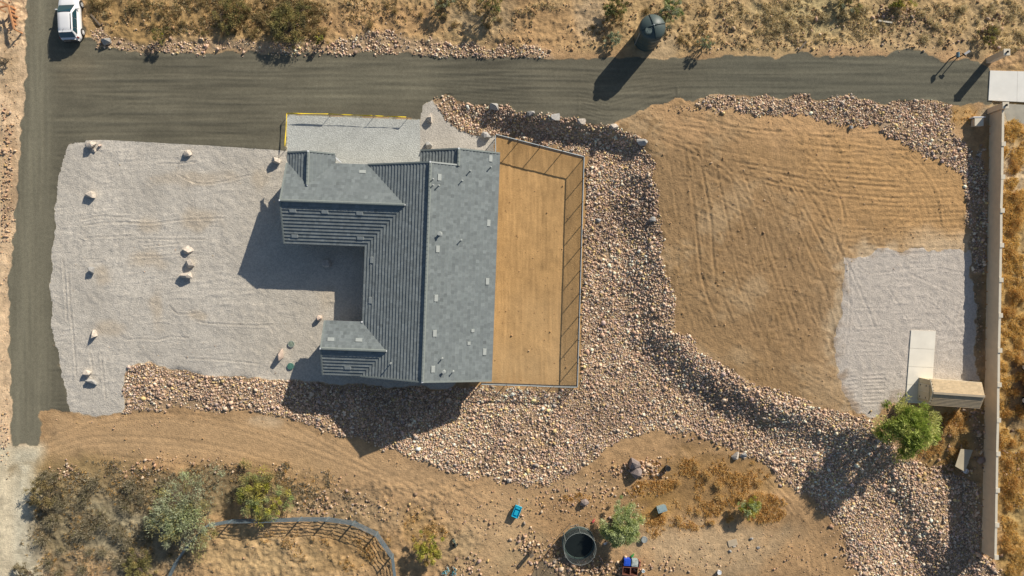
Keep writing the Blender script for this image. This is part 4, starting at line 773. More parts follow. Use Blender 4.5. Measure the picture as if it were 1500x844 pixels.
for (a0, b0, a1, b1) in [(aW, sN, aW, gS), (aE, nN, aE, bS), (gW, gS, aW, gS), (aW, gN, dE, gN), (dE, gN, dE, dN), (sW, sN, aW, sN), (sW, sS, aW, sS), (nWe, nN, nWe, bN), (dW, dN, dW, gN)]:
    MB().beam(HL(a0, b0, EAVE - .12), HL(a1, b1, EAVE - .12), .05, .2).build('fascia', m_fascia, hroot)
MB().beam(HL(dE + .8, gN - 8, EAVE - .03), HL(dE + 9, gN - 1.5, EAVE - .03), .09, .1).build('gutter', m_trim, hroot)
# walls
def block(a0, a1, b0, b1, axis, ridge_at, z1=EAVE - .2):
    mb = MB(); p = [HL(a0, b0, -.2), HL(a1, b0, -.2), HL(a1, b1, -.2), HL(a0, b1, -.2)]; t = [HL(a0, b0, z1), HL(a1, b0, z1), HL(a1, b1, z1), HL(a0, b1, z1)]
    if axis == 'b':
        half = min(abs(ridge_at - a0), abs(a1 - ridge_at)); zr = z1 + half * S * PITCH; r = [HL(ridge_at, b0, zr), HL(ridge_at, b1, zr)]
        mb.add(p + t + r, [(3, 2, 1, 0), (0, 1, 5, 8, 4), (2, 3, 7, 9, 6), (1, 2, 6, 5), (3, 0, 4, 7), (4, 8, 9, 7), (5, 6, 9, 8)])
    else:
        half = min(abs(ridge_at - b0), abs(b1 - ridge_at)); zr = z1 + half * S * PITCH; r = [HL(a0, ridge_at, zr), HL(a1, ridge_at, zr)]
        mb.add(p + t + r, [(3, 2, 1, 0), (3, 0, 4, 8, 7), (1, 2, 6, 9, 5), (0, 1, 5, 9, 8, 4), (2, 3, 7, 6), (7, 8, 9, 6)])
    mb.build('wall', m_stucco, hroot)
block(aW + 7, aE - 7, bN + 5, bS - 5, 'b', -.75); block(gW + 6, aW + 8, gN + 7, gS - 7, 'a', gR); block(sW + 6, aW + 8, sN + 7, sS - 7, 'a', sR)
block(nWe + 6, aE - 7.2, nN + 6, bN + 6, 'b', nR); block(dW + 7, dE - 6, dN + 6, gN + 9, 'b', dR)
m_glass = M('window_glass', (.03, .045, .055), var=0, rough=.08, spec=.6); m_door = M('door_paint', (.32, .30, .27), var=.05, rough=.5)
def pane(a, b, wpx, z0, z1, face, nm='window'):
    # face: 'N','S','E','W' ; frame and glass standing 2 cm proud of the wall
    d = {'N': (0, -1), 'S': (0, 1), 'E': (1, 0), 'W': (-1, 0)}[face]; ex, ey = -d[1], d[0]; off = .35
    p0 = HL(a + ex * wpx / 2 + d[0] * off, b + ey * wpx / 2 + d[1] * off, (z0 + z1) / 2); p1 = HL(a - ex * wpx / 2 + d[0] * off, b - ey * wpx / 2 + d[1] * off, (z0 + z1) / 2)
    f = MB().beam(p0, p1, .06, z1 - z0).build(nm, m_trim if nm == 'window' else m_door, hroot)
    if nm == 'window':
        q0 = p0.lerp(p1, .06) + HL(d[0] * .5, d[1] * .5, 0); q1 = p0.lerp(p1, .94) + HL(d[0] * .5, d[1] * .5, 0); MB().beam(q0, q1, .04, z1 - z0 - .16).build('pane', m_glass, f)
pane(-115, gN + 7, 36, 0, 2.3, 'N', 'garage_door'); pane(-173, dN + 6, 20, .9, 2.1, 'N'); pane(40, nN + 6, 26, .9, 2.1, 'N'); pane(-60, bN + 5, 15, 0, 2.1, 'N', 'front_door')
for b in (-90, -30, 40, 100): pane(aE - 7, b, 26, .9, 2.1, 'E')
for a in (-50, 40): pane(a, bS - 5, 22, .9, 2.1, 'S')
pane(aW + 7, 20, 30, .1, 2.1, 'W'); pane(gW + 6, gR, 24, .9, 2.1, 'W')
# roof vents and pipes: given in plan, set on their slope
def on_roof(px, py):
    for _ in range(1):
        best = None
        for poly, hf, d in planes:
            z = 4.0
            for _i in range(6):
                x = 750 + (px - 750) * (H - z) / H - OX; y = 422 + (py - 422) * (H - z) / H - OY
                a = x * math.cos(TH) + y * math.sin(TH); b = -x * math.sin(TH) + y * math.cos(TH); z = hf(a, b)
            if sdpoly(A([a]), A([b]), poly)[0] < .3: best = (a, b, z, d)
        return best
def vent(px, py, lw=.34, ll=.68, m=m_vent):
    r = on_roof(px, py)
    if not r: return
    a, b, z, d = r; w1, l1 = lw / 2 / S, ll / 2 / S; ex, ey = -d[1], d[0]; vs_ = []
    for lift in (.03, .105):
        k = 1 if lift < .05 else .92
        for s1, s2 in ((-1, -1), (1, -1), (1, 1), (-1, 1)):
            aa = a + d[0] * w1 * s1 * k + ex * l1 * s2 * k; bb = b + d[1] * w1 * s1 * k + ey * l1 * s2 * k; vs_.append(HL(aa, bb, z - ((aa - a) * d[0] + (bb - b) * d[1]) * S * PITCH + lift))
    MB().add(vs_, [(3, 2, 1, 0), (4, 5, 6, 7), (0, 1, 5, 4), (1, 2, 6, 5), (2, 3, 7, 6), (3, 0, 4, 7)]).build('roof_vent', m, hroot)
for v in [(644, 260), (719, 232.5), (716, 327), (641.5, 365), (714, 412.5), (639, 437), (637, 488.5), (710, 515.5), (634.5, 541), (544.7, 381), (542.5, 440), (429, 309), (476, 310.7), (527, 313), (432, 346), (528, 349), (531, 251.5), (484.7, 497), (525.7, 498), (509.5, 539)]: vent(*v)
for v in [(692.7, 484.5), (687, 503)]: vent(*v, .3, .34)
def pipe(px, py, h=.45, r=.05, sq=False):
    q = on_roof(px, py)
    if not q: return
    a, b, z, d = q; p = HL(a, b, z); mb = MB().lathe([(r * 2.2, .03), (r * 2.2, .06), (r, .1), (r, h), (r * 1.5, h), (r * 1.5, h + .05)], 10, tuple(p)); mb.build('chimney_flue' if r > .1 else 'vent_pipe', m_vent, hroot)
for v in [(689, 250.7), (719, 245), (677, 265), (643, 272), (634.5, 262.7), (634.5, 271.5), (675.5, 352), (648, 525), (664, 544), (573, 532)]: pipe(*v)
pipe(644.5, 343, .5, .12); pipe(650, 544.5, .4, .10)

# ------------------------------------------------------------------ chain-link fence round the back yard
m_rail = M('fence_rail', (.42, .46, .47), var=.08, rough=.5, metal=.3)
def chain_run(fence, P, ztop, name_gate=False):
    for (x0, y0), (x1, y1) in zip(P[:-1], P[1:]):
        a, b = G(x0, y0), G(x1, y1); za, zb = a.z, b.z; L = (b - a).length; d = (b - a) / L
        MB().tube(a + Vector((0, 0, ztop)), b + Vector((0, 0, ztop)), .055, n=6).build('top_rail', m_rail, fence, origin=fence.location)
        MB().tube(a + Vector((0, 0, -.1)), a + Vector((0, 0, ztop + .06)), .045, n=6).build('post', m_wire, fence, origin=fence.location)
        n = int(L / .13); V = []; F = []
        for sgn in (1, -1):
            for i in range(-int(ztop / .13), n + 1):
                s0 = i * .13; s1 = s0 + ztop
                t0 = max(0, -s0 / ztop); t1 = min(1, (L - s0) / ztop)
                if t1 <= t0: continue
                for tt in ((t0, t1),):
                    def pt(t):
                        u = s0 + ztop * t; u_ = u if sgn > 0 else L - u; p = a + d * u_; return Vector((p.x, p.y, (za + (zb - za) * u_ / L) + .03 + (ztop - .06) * t))
                    p, q = pt(tt[0]), pt(tt[1]); nrm = Vector((-d.y, d.x, 0)) * .0095; upv = Vector((0, 0, .0095)); n0 = len(V)
                    V += [p - nrm, p + nrm, p + upv, q - nrm, q + nrm, q + upv]; F += [(n0, n0 + 1, n0 + 4, n0 + 3), (n0 + 1, n0 + 2, n0 + 5, n0 + 4), (n0 + 2, n0, n0 + 3, n0 + 5)]
        if V: mb = MB(); mb.add(V, F); o = mb.build('wire_mesh', m_wire, fence, origin=fence.location); o['kind'] = 'stuff'
fr = thing('chain_link_fence', 'chain-link fence with steel top rail around the orange dirt back yard', 'fence', G(852, 231))
FH = 1.45
top_pts = [(727, 201.5), (758.5, 209.5), (790, 217.5), (822, 225.5), (853.5, 233.5), (852.5, 265), (851.6, 298.5), (850.6, 331.5), (849.7, 364), (848.7, 397.5), (847.8, 431), (846.8, 464), (845.8, 497.5), (844.8, 530.5), (843.8, 564.5), (810, 564), (776, 562.5), (742, 561.5), (706, 560.5)]
chain_run(fr, top_pts, FH)
e_ = G(706, 560.5); MB().tube(e_, e_ + Vector((0, 0, FH + .06)), .045, n=6).build('post', m_wire, fr, origin=fr.location)
gt = thing('chain_link_gate', 'chain-link gate panel between the house and the fence corner', 'gate', G(727, 212))
chain_run(gt, [(726.4, 229), (726.2, 202.5)], FH)

# ------------------------------------------------------------------ yellow tape barrier beside the garage slab
m_tape = M('yellow_tape', (.75, .55, .03), var=.08, rough=.5); m_stake = M('wood_stake', (.25, .18, .1), var=.2)
tape = thing('caution_tape_barrier', 'yellow caution tape strung on short stakes along the garage slab', 'tape', G(423, 168))
TH_ = .72; tp = [(420.5, 217), (423.5, 168.5), (484, 169.5), (547.5, 172), (597, 174)]
for i, q in enumerate(tp):
    p = G(*q); MB().tube(p + Vector((0, 0, -.1)), p + Vector((0, 0, TH_ + .05)), .028, n=5).build('stake', m_stake, tape, origin=tape.location)
for q0, q1 in zip(tp[:-1], tp[1:]):
    a, b = G(*q0), G(*q1); mb = MB(); n = 14; pr = None; L = (b - a).length; d = (b - a).normalized(); sd_ = Vector((-d.y, d.x, 0)); V = []
    for i in range(n + 1):
        t = i / n; p = a.lerp(b, t) + Vector((0, 0, TH_ - .045 * 4 * t * (1 - t))); tw = .5 + 2.2 * math.sin(t * 3.1 + q0[0]); w_ = sd_ * (.055 * math.cos(tw * .5)) + Vector((0, 0, .05 * math.sin(tw))); w_ = w_ if w_.length > .03 else sd_ * .05
        V += [p - w_, p + w_ * 1.0, p + w_ + Vector((0, 0, .004)), p - w_ + Vector((0, 0, .004))]
    F = []
    for i in range(n):
        for j in range(4): F.append((i * 4 + j, i * 4 + (j + 1) % 4, (i + 1) * 4 + (j + 1) % 4, (i + 1) * 4 + j))
    mb.add(V, F); mb.build('tape', m_tape, tape, origin=tape.location)

# ------------------------------------------------------------------ block wall, pillars, utility box
wall = thing('block_wall', 'long tan masonry boundary wall with pilasters down the right side', 'wall', G(1450, 420))
WHt = 1.8
def wx_(y): return 1450.8 - (y - 165) * (11.0 / 640)
ys_ = [165, 216.5, 263.5, 311.5, 361, 410.5, 461, 511, 560, 610.5, 658.5, 710.5, 760, 806]
wp = [G(wx_(y), y) for y in ys_]
for i, (a, b) in enumerate(zip(wp[:-1], wp[1:])):
    d = (b - a).normalized(); z0 = min(a.z, b.z); zt = (a.z + b.z) / 2 + WHt; a2 = a + d * .2; b2 = b - d * .2; L = (b2 - a2).length
    mb = MB(); zc = (z0 + .22 + zt) / 2; mb.beam(Vector((a2.x, a2.y, zc)), Vector((b2.x, b2.y, zc)), .2, zt - z0 - .22)
    # bottom course with two small drainage gaps
    cuts = sorted([random.uniform(.25, .45), random.uniform(.6, .8)]); s0 = 0.
    for c in cuts + [1.]:
        e1 = c - .05 / L if c < 1 else 1.; p, q = a2.lerp(b2, s0), a2.lerp(b2, e1); mb.beam(Vector((p.x, p.y, z0 + .06)), Vector((q.x, q.y, z0 + .06)), .2, .316); s0 = c + .05 / L
    mb.build('wall_panel', m_block, wall, origin=wall.location)
    MB().beam(Vector((a2.x, a2.y, zt + .03)), Vector((b2.x, b2.y, zt + .03)), .24, .06).build('cap', m_cap, wall, origin=wall.location)
for i, p in enumerate(wp):
    if i == 0: continue
    MB().box((p.x + .06, p.y, p.z + (WHt + .06) / 2 - .1), (.36, .40, WHt + .26)).build('pilaster', m_block, wall, origin=wall.location)
    MB().box((p.x + .06, p.y, p.z + WHt + .10), (.42, .46, .07)).build('pilaster_cap', m_cap, wall, origin=wall.location)
def pillar(px, py, h, label):
    p = G(px, py); t = thing('gate_pillar', label, 'pillar', p, 0, 'masonry pillars at the entry'); MB().box((0, 0, h / 2 - .1), (.56, .56, h + .2)).build('shaft', m_block, t, bevel=.01)
    MB().box((0, 0, h + .05), (.66, .66, .10)).build('cap', m_cap, t, bevel=.01); MB().lathe([(.09, .1), (.09, .2), (.12, .2), (.12, .24), (.02, .3)], 10, (0, 0, h)).build('lamp_mount', m_dark, t)
pillar(1448.5, 89, 2.5, 'tan masonry pillar with pale cap north of the concrete entry'); pillar(1450, 163, 2.2, 'tan masonry pillar at the north end of the long wall, south of the entry')
t = thing('utility_box', 'low tan utility box with a white back board near the south pillar', 'utility box', G(1428, 181)); MB().box((0, 0, .3), (.85, .75, .6)).build('body', m_block, t, bevel=.02)
MB().box((0, 0, .63), (.92, .82, .06)).build('lid', m_cap, t, bevel=.01); MB().box((0, .50, .35), (1.25, .10, .7)).build('back_board', m_trim, t)

# ------------------------------------------------------------------ water tank
m_tank = M("green_grey_plastic", (.070, .098, .096), var=.06, scale=2, rough=.45); m_tgrey = M('tank_label', (.19, .22, .21), var=.25, scale=9)
t = thing('water_tank', 'dark green upright water tank with ribbed dome beside the road', 'water tank', G(946.5, 57.5)); prof = [(1.30, 0), (1.31, .3), (1.28, .34), (1.31, .4), (1.31, 1.3), (1.28, 1.35), (1.31, 1.4), (1.31, 2.3), (1.28, 2.35), (1.31, 2.4), (1.31, 3.15), (1.26, 3.32), (1.08, 3.48), (.75, 3.66), (.35, 3.8), (.05, 3.83)]
MB().lathe(prof, 40).build('shell', m_tank, t, smooth=True)
def dome_z(r): return float(np.interp(r, [.05, .35, .75, 1.08, 1.26, 1.31], [3.83, 3.8, 3.66, 3.48, 3.32, 3.15]))
for k in range(4):
    a = R(16) + k * math.pi / 2; mb = MB(); rs = [.0, .35, .75, 1.08, 1.25]
    for r0_, r1_ in zip(rs[:-1], rs[1:]): mb.beam((r0_ * math.cos(a), r0_ * math.sin(a), dome_z(r0_) + .03), (r1_ * math.cos(a), r1_ * math.sin(a), dome_z(r1_) + .03), .09, .12)
    mb.build('dome_rib', m_tank, t)
MB().lathe([(.36, 0), (.36, .16), (.33, .2), (.30, .22)], 24, (-.50, -.52, 3.55)).build('manway_lid', M('lid_plastic', (.10, .14, .135), var=.2, scale=8), t)
mb = MB()
for k in range(3): mb.torus((-.50, -.52, 3.775), .10 + .08 * k, .012, 18, 4)
mb.build('lid_emblem', m_tgrey, t)
MB().lathe([(.045, 0), (.045, .12), (.02, .14)], 10, (0, 0, 3.82)).build('air_vent', m_trim, t)
V = []; F = []
for i in range(7):
    a = R(-93 + i * 8.5)
    for z, rr_ in ((2.72, 1.335), (3.08, 1.335)): V.append((rr_ * math.cos(a), rr_ * math.sin(a), z))
for i in range(6): F.append((i * 2, i * 2 + 2, i * 2 + 3, i * 2 + 1))
MB().add(V, F).build('side_label', m_tgrey, t)
MB().tube((-1.2, -.6, .0), (-1.27, -.62, 3.2), .04, n=6).build('fill_pipe', m_metal, t)

# ------------------------------------------------------------------ mail boxes by the road
t = thing('mailbox', 'blue-grey mailbox on a dark post beside the road', 'mailbox', G(1391.5, 86.5)); MB().box((0, 0, .55), (.10, .10, 1.3)).build('post', m_dark, t)
mb = MB(); mb.box((0, 0, 1.24), (.26, .5, .16)); mb.tube((0, -.25, 1.32), (0, .25, 1.32), .13, n=12); mb.build('box', M('blue_grey_paint', (.14, .24, .30), var=.1, rough=.4), t); MB().box((.17, .1, 1.36), (.02, .12, .1)).build('flag', M('orange_flag', (.65, .25, .06), var=.05), t)
t = thing('post_sign', 'slim post with pale grey plates next to the mailbox', 'sign', G(1400.5, 86)); MB().box((0, 0, .6), (.07, .07, 1.4)).build('post', m_dark, t); MB().beam((.02, .02, 1.30), (.52, .34, 1.36), .22, .04).build('plate', M('pale_plate', (.5, .5, .5), var=.1), t); MB().beam((-.16, .14, 1.22), (.22, -.18, 1.22), .05, .12).build('bracket', m_dark, t)

# ------------------------------------------------------------------ septic lids
m_lid = M('green_plastic_lid', (.09, .21, .17), var=.2, rough=.4)
for px, py, lb in ((427, 504, 'faded green round septic lid, upper of the two in the gravel'), (426, 536.5, 'teal green round septic lid, lower of the two in the gravel')):
    t = thing('septic_lid', lb, 'septic lid', G(px, py), 0, 'septic lids'); MB().lathe([(.34, 0), (.34, .10), (.31, .13), (.05, .15)], 28).build('cover', m_lid if py > 520 else M('faded_green_lid', (.22, .27, .21), var=.4, scale=6), t, smooth=False)
    MB().torus((0, 0, .12), .33, .025, 28, 6).build('rim', m_lid if py > 520 else m_vent, t)
    for k in range(6): MB().lathe([(.02, 0), (.02, .03)], 6, (.27 * math.cos(k * 1.047), .27 * math.sin(k * 1.047), .13)).build('bolt', m_dark, t)

# ------------------------------------------------------------------ white car
m_paint = M('white_car_paint', (.80, .81, .82), var=.01, rough=.25, coat=.6); m_cglass = M('tinted_car_glass', (.012, .05, .07), var=0, rough=.05, spec=.9); m_red = M('tail_lamp_red', (.35, .05, .03), var=.05, rough=.2); m_rim = M('alloy_rim', (.45, .46, .47), var=.05, rough=.3, metal=.5)
def loft(st, n_half):
    V = []; F = []; m = n_half * 2 - 1
    for y, prof in st:
        ring = [(x, y, z) for x, z in prof] + [(-x, y, z) for x, z in reversed(prof[:-1])]; V += ring
    for i in range(len(st) - 1):
        for j in range(m - 1): F.append((i * m + j, i * m + j + 1, (i + 1) * m + j + 1, (i + 1) * m + j))
        F.append((i * m + m - 1, i * m, (i + 1) * m, (i + 1) * m + m - 1))
    F.append(tuple(range(m))); F.append(tuple(reversed(range((len(st) - 1) * m, len(st) * m)))); return V, F
def interp_st(ys, tab):
    out = []
    for y in ys: out.append([float(np.interp(y, tab[0], c)) for c in tab[1:]])
    return out
def car(label, px, py, rz):
    t = thing('parked_car', label, 'car', G(px, py), rz); t.scale = (1.13, 1.06, 1.02)
    tab = ([-2.25, -2.18, -2.0, -1.5, -.5, .8, 1.3, 1.8, 2.12, 2.25], [.66, .80, .88, .925, .93, .92, .91, .87, .76, .58], [.88, .96, 1.02, 1.04, 1.04, 1.04, 1.0, .92, .80, .66])
    ys = np.linspace(-2.25, 2.25, 34); st = []
    for y, (w_, zt) in zip(ys, interp_st(ys, tab)):
        fl = .03 * (math.exp(-((y - 1.38) / .36) ** 2) + math.exp(-((y + 1.36) / .36) ** 2)); w2 = w_ + fl
        st.append((y, [(w_ * .86, .24), (w2, .36), (w2 + .012, .58), (w2 - .01, .78), (w_ - .05, zt - .06), (w_ - .12, zt), (w_ * .5, zt + .03), (0, zt + .04)]))
    V, F = loft(st, 8); MB().add(V, F).build('body', m_paint, t, smooth=True)
    tab2 = ([-2.06, -1.72, -1.5, -.6, .15, .55, 1.12], [1.04, 1.44, 1.56, 1.62, 1.60, 1.44, 1.02]); ys = [-2.08, -1.95, -1.8, -1.66, -1.5, -1.2, -.8, -.3, .1, .3, .6, .9, 1.14]; st = []
    for y in ys:
        z = float(np.interp(y, *tab2)); k = (z - 1.0) / .62; hw = .84 - .19 * k; hw *= float(np.interp(y, [-2.1, -1.7, 0, 1.2], [.93, 1, 1, .95])); st.append((y, [(float(np.interp(y, [-2.1, 0, 1.2], [.80, .84, .80])), .98), (hw + .01, z - .10), (hw - .05, z - .02), (hw * .5, z + .012), (0, z + .02)]))
    V, F = loft(st, 5); MB().add(V, F).build('roof', m_paint, t, smooth=True)
    def pan(pts, nm, m, th=.012):
        P_ = [Vector(p) for p in pts]; nrm = (P_[1] - P_[0]).cross(P_[2] - P_[0]).normalized() * th; n = len(P_)
        return MB().add([p + nrm for p in P_] + [p - nrm for p in P_], [tuple(range(n)), tuple(reversed(range(n, 2 * n)))] + [(i, n + i, n + (i + 1) % n, (i + 1) % n) for i in range(n)]).build(nm, m, t)
    pan([(-.70, 1.09, 1.085), (.70, 1.09, 1.085), (.66, .62, 1.425), (.60, .27, 1.605), (-.60, .27, 1.605), (-.66, .62, 1.425)][::1], 'windshield', m_cglass, .02)
    pan([(.70, -2.05, 1.10), (-.70, -2.05, 1.10), (-.62, -1.70, 1.49), (.62, -1.70, 1.49)], 'rear_window', m_cglass, .02)
    for s in (-1, 1):
        for y0, y1, y0t, y1t in ((.80, -.28, .16, -.28), (-.34, -1.20, -.34, -1.20), (-1.26, -1.75, -1.26, -1.52)):
            q = [(s * .845, y0, 1.06), (s * .845, y1, 1.06), (s * .705, y1t, 1.50), (s * .705, y0t, 1.50)]; pan(q if s < 0 else q[::-1], 'side_window', m_cglass, .012)
        MB().beam((s * .60, .1, 1.645), (s * .60, -1.45, 1.64), .035, .03).build('roof_rail', m_dark, t)
        m_ = MB().box((s * 1.0, .72, 1.05), (.2, .11, .13)).build('mirror', m_paint, t, bevel=.02)
        q = [(s * .80, -2.12, .82), (s * .88, -2.0, .80), (s * .84, -2.0, 1.04), (s * .76, -2.1, 1.04)]; pan(q if s > 0 else q[::-1], 'tail_light', m_red, .03)
        q = [(s * .60, 2.20, .62), (s * .84, 2.0, .66), (s * .80, 1.92, .84), (s * .56, 2.1, .80)]; pan(q if s < 0 else q[::-1], 'headlight', m_rim, .03)
        for y in (1.38, -1.36):
            w_ = thing('wheel', None, None); w_.parent = t
            MB().tube((s * .73, y, .35), (s * 1.0, y, .35), .36, n=28).build('tyre', m_dark, w_); mb = MB().tube((s * .98, y, .35), (s * 1.012, y, .35), .245, n=20)
            mb.build('rim', m_rim, w_); mb = MB()
            for k in range(5): mb.beam((s * 1.018, y, .35), (s * 1.018, y + .19 * math.cos(k * 1.257), .35 + .19 * math.sin(k * 1.257)), .03, .045)
            mb.build('spokes', m_paint, w_)
    MB().tube((-.1, -1.4, 1.62), (-.1, -1.6, 1.75), .015, n=5).build('antenna', m_dark, t)
    MB().beam((-.6, -2.24, .42), (.6, -2.24, .42), .1, .2).build('rear_bumper', M('grey_bumper', (.05, .05, .05), var=.05), t)
    MB().beam((-.55, -1.66, 1.60), (.55, -1.66, 1.60), .16, .03).build('spoiler', m_paint, t)
    MB().beam((-.62, -1.52, 1.615), (-.62, .18, 1.615), .05, .02)
    return t
for k_ in [None]: car('white hatchback parked at the top of the left road', 108.5, 30, R(2.5))

# pick-up truck cut by the right edge
t = thing('parked_truck', 'dark red pickup mostly cut off by the right edge, behind the wall', 'truck', G(1510.5, 562)); m_tr = M('dark_red_paint', (.35, .02, .02), var=.05, rough=.3, coat=.5)
st = [(y, [(w_ * .9, .4), (w_, .55), (w_ + .01, .9), (w_ - .03, zt), (w_ * .6, zt + .02), (0, zt + .03)]) for y, w_, zt in [(2.75, .7, .95), (2.6, .92, 1.05), (1.6, .97, 1.15), (.9, .98, 1.2), (-.5, .98, 1.2), (-.62, .98, 1.18), (-.7, .98, .75), (-2.6, .97, .75), (-2.7, .95, .72)][::-1]]
V, F = loft(st, 6); MB().add(V, F).build('body', m_tr, t, smooth=False); st = [(y, [(.86, 1.15), (.80, z), (.4, z + .03), (0, z + .03)]) for y, z in [(-.55, 1.2), (-.35, 1.72), (.7, 1.75), (1.35, 1.2)]]; V, F = loft(st, 4); MB().add(V, F).build('cab', m_cglass, t)
MB().box((0, .25, 1.80), (1.5, .95, .05)).build('cab_roof', m_tr, t, bevel=.02)
for s in (-1, 1):
    MB().box((s * .96, -1.65, 1.05), (.09, 2.1, .6)).build('bed_side', m_dark, t); MB().box((s * .98, -1.65, 1.37), (.08, 2.1, .04)).build('bed_rail', m_trim, t); MB().box((s * 1.1, .95, 1.25), (.22, .16, .2)).build('mirror', m_dark, t)
    for y in (1.75, -1.7):
        w_ = thing('wheel', None, None); w_.parent = t; MB().tube((s * .78, y, .4), (s * 1.03, y, .4), .4, n=24).build('tyre', m_dark, w_); MB().tube((s * 1.02, y, .4), (s * 1.045, y, .4), .24, n=20).build('rim', m_trim, w_)

# ------------------------------------------------------------------ storage shed
m_shw = M('tan_siding', (.60, .50, .34), var=.06, scale=3); sh = thing('storage_shed', 'small tan storage shed with shingled gable roof beside the wall', 'shed', G(1379, 572), R(-4))
SLn, SWd, SHe, SHr = 4.9, 2.35, 2.25, 2.78
mb = MB(); x, y = SLn / 2, SWd / 2
mb.add([(-x, -y, -.1), (x, -y, -.1), (x, y, -.1), (-x, y, -.1), (-x, -y, SHe - .05), (x, -y, SHe - .05), (x, y, SHe - .05), (-x, y, SHe - .05), (-x, 0, SHr - .05), (x, 0, SHr - .05)], [(3, 2, 1, 0), (0, 1, 5, 4), (2, 3, 7, 6), (3, 0, 4, 8, 7), (1, 2, 6, 9, 5), (4, 5, 9, 8), (7, 8, 9, 6)]); mb.build('wall', m_shw, sh)
d_ = MB().box((-x - .03, -.1, 1.02), (.06, 1.5, 2.0)).build('double_door', M('shed_door', (.62, .52, .37), var=.05), sh)
for yy in (-.82, -.08, .62): MB().box((-x - .08, yy, 1.02), (.03, .06, 2.0)).build('door_trim', m_cap, d_)
for zz in (.5, 1.5):
    for yy in (-.7, .5): MB().box((-x - .08, yy, zz), (.03, .16, .05)).build('hinge', m_dark, d_)
for yy in np.arange(-1.05, 1.1, .3): MB().box((-x - .012, float(yy), 1.1), (.03, .03, 2.1)).build('batten', m_shw, sh)
sv, sf, scs = [], [], []; gg = random.Random(5)
for s in (1, -1):
    n = 9; ov = .14; Ls = y + ov; slope = (SHr - SHe) / y
    for i in range(n):
        y1 = Ls * (n - i) / n; y0 = Ls * (n - i - 1) / n - .02
        for j in range(16):
            x0 = -x - .12 + j * (2 * x + .24) / 16 + (.1 if i % 2 else 0); x1 = min(x0 + (2 * x + .24) / 16 - .01, x + .12); x0 = max(x0, -x - .12); n0 = len(sv); c = (.60, .47, .30) if s > 0 else (.50, .39, .25); k_ = gg.uniform(.9, 1.08); c = tuple(v * k_ for v in c)  # sunward slope painted lighter, the slope turned from the sun darker
            zf = lambda q: SHr - q * slope
            for yy, lf in ((y0, .02), (y1, .065)):
                for xx in (x0, x1): sv.append((xx, s * yy, zf(yy) + lf)); scs.append(c)
            for xx in (x0, x1): sv.append((xx, s * y1, zf(y1) - .02)); scs.append(c)
            sf += [(n0, n0 + 1, n0 + 3, n0 + 2), (n0 + 2, n0 + 3, n0 + 5, n0 + 4)]
me = bpy.data.meshes.new('shingles'); me.from_pydata(sv, [], sf); ca = me.color_attributes.new('Col', 'FLOAT_COLOR', 'POINT'); cc = np.ones((len(sv), 4), np.float32); cc[:, :3] = A(scs); ca.data.foreach_set('color', cc.ravel()); me.materials.append(M('tan_shingle', attr=True, var=.06, scale=3)); o = link('shingles', me, sh); o['kind'] = 'stuff'
MB().beam((-x - .13, 0, SHr + .05), (x + .13, 0, SHr + .05), .22, .05).build('ridge_cap', M('shed_ridge', (.42, .35, .25), var=.05), sh)
MB().beam((-x - .12, y + .13, SHe - .1), (x + .12, y + .13, SHe - .1), .04, .16).build('fascia', m_cap, sh); MB().beam((-x - .12, -y - .13, SHe - .1), (x + .12, -y - .13, SHe - .1), .04, .16).build('fascia', m_cap, sh)
for s in (1, -1): MB().beam((-x - .14, 0, SHr - .02), (-x - .14, s * (y + .13), SHe - .1), .04, .14).build('fascia', m_cap, sh)

# board table and chair beside the wall
t = thing('board_table', 'tan board table standing half in the shade of the block wall', 'table', G(1400.5, 670), R(0))
q = [G(1391.5, 680, .0), G(1402.5, 656), G(1421, 658), G(1405.5, 688)]; q = [(p - t.location).xy for p in q]
mb = MB(); mb.add([(p.x, p.y, .68) for p in q] + [(p.x, p.y, .74) for p in q], [(0, 1, 2, 3), (7, 6, 5, 4), (0, 4, 5, 1), (1, 5, 6, 2), (2, 6, 7, 3), (3, 7, 4, 0)]); mb.build('top', M('plywood', (.52, .45, .32), var=.1, scale=2), t)
cx_ = sum(p.x for p in q) / 4; cy_ = sum(p.y for p in q) / 4
for p in q: MB().tube((cx_ + (p.x - cx_) * .8, cy_ + (p.y - cy_) * .8, -.1), (cx_ + (p.x - cx_) * .8, cy_ + (p.y - cy_) * .8, .68), .03, n=6).build('leg', m_dark, t)
t = thing('plastic_chair', 'white round plastic seat at the foot of the tan board table', 'chair', G(1409.5, 688)); MB().lathe([(.20, .40), (.24, .43), (.24, .46), (.15, .44)], 18).build('seat', m_trim, t); mb = MB(); mb.torus((0, 0, .62), .24, .02, 20, 5); mb.build('back_ring', m_trim, t)
for k in range(4): MB().tube((.2 * math.cos(k * 1.57 + .8), .2 * math.sin(k * 1.57 + .8), 0), (.16 * math.cos(k * 1.57 + .8), .16 * math.sin(k * 1.57 + .8), .62), .018, n=5).build('leg', m_trim, t)

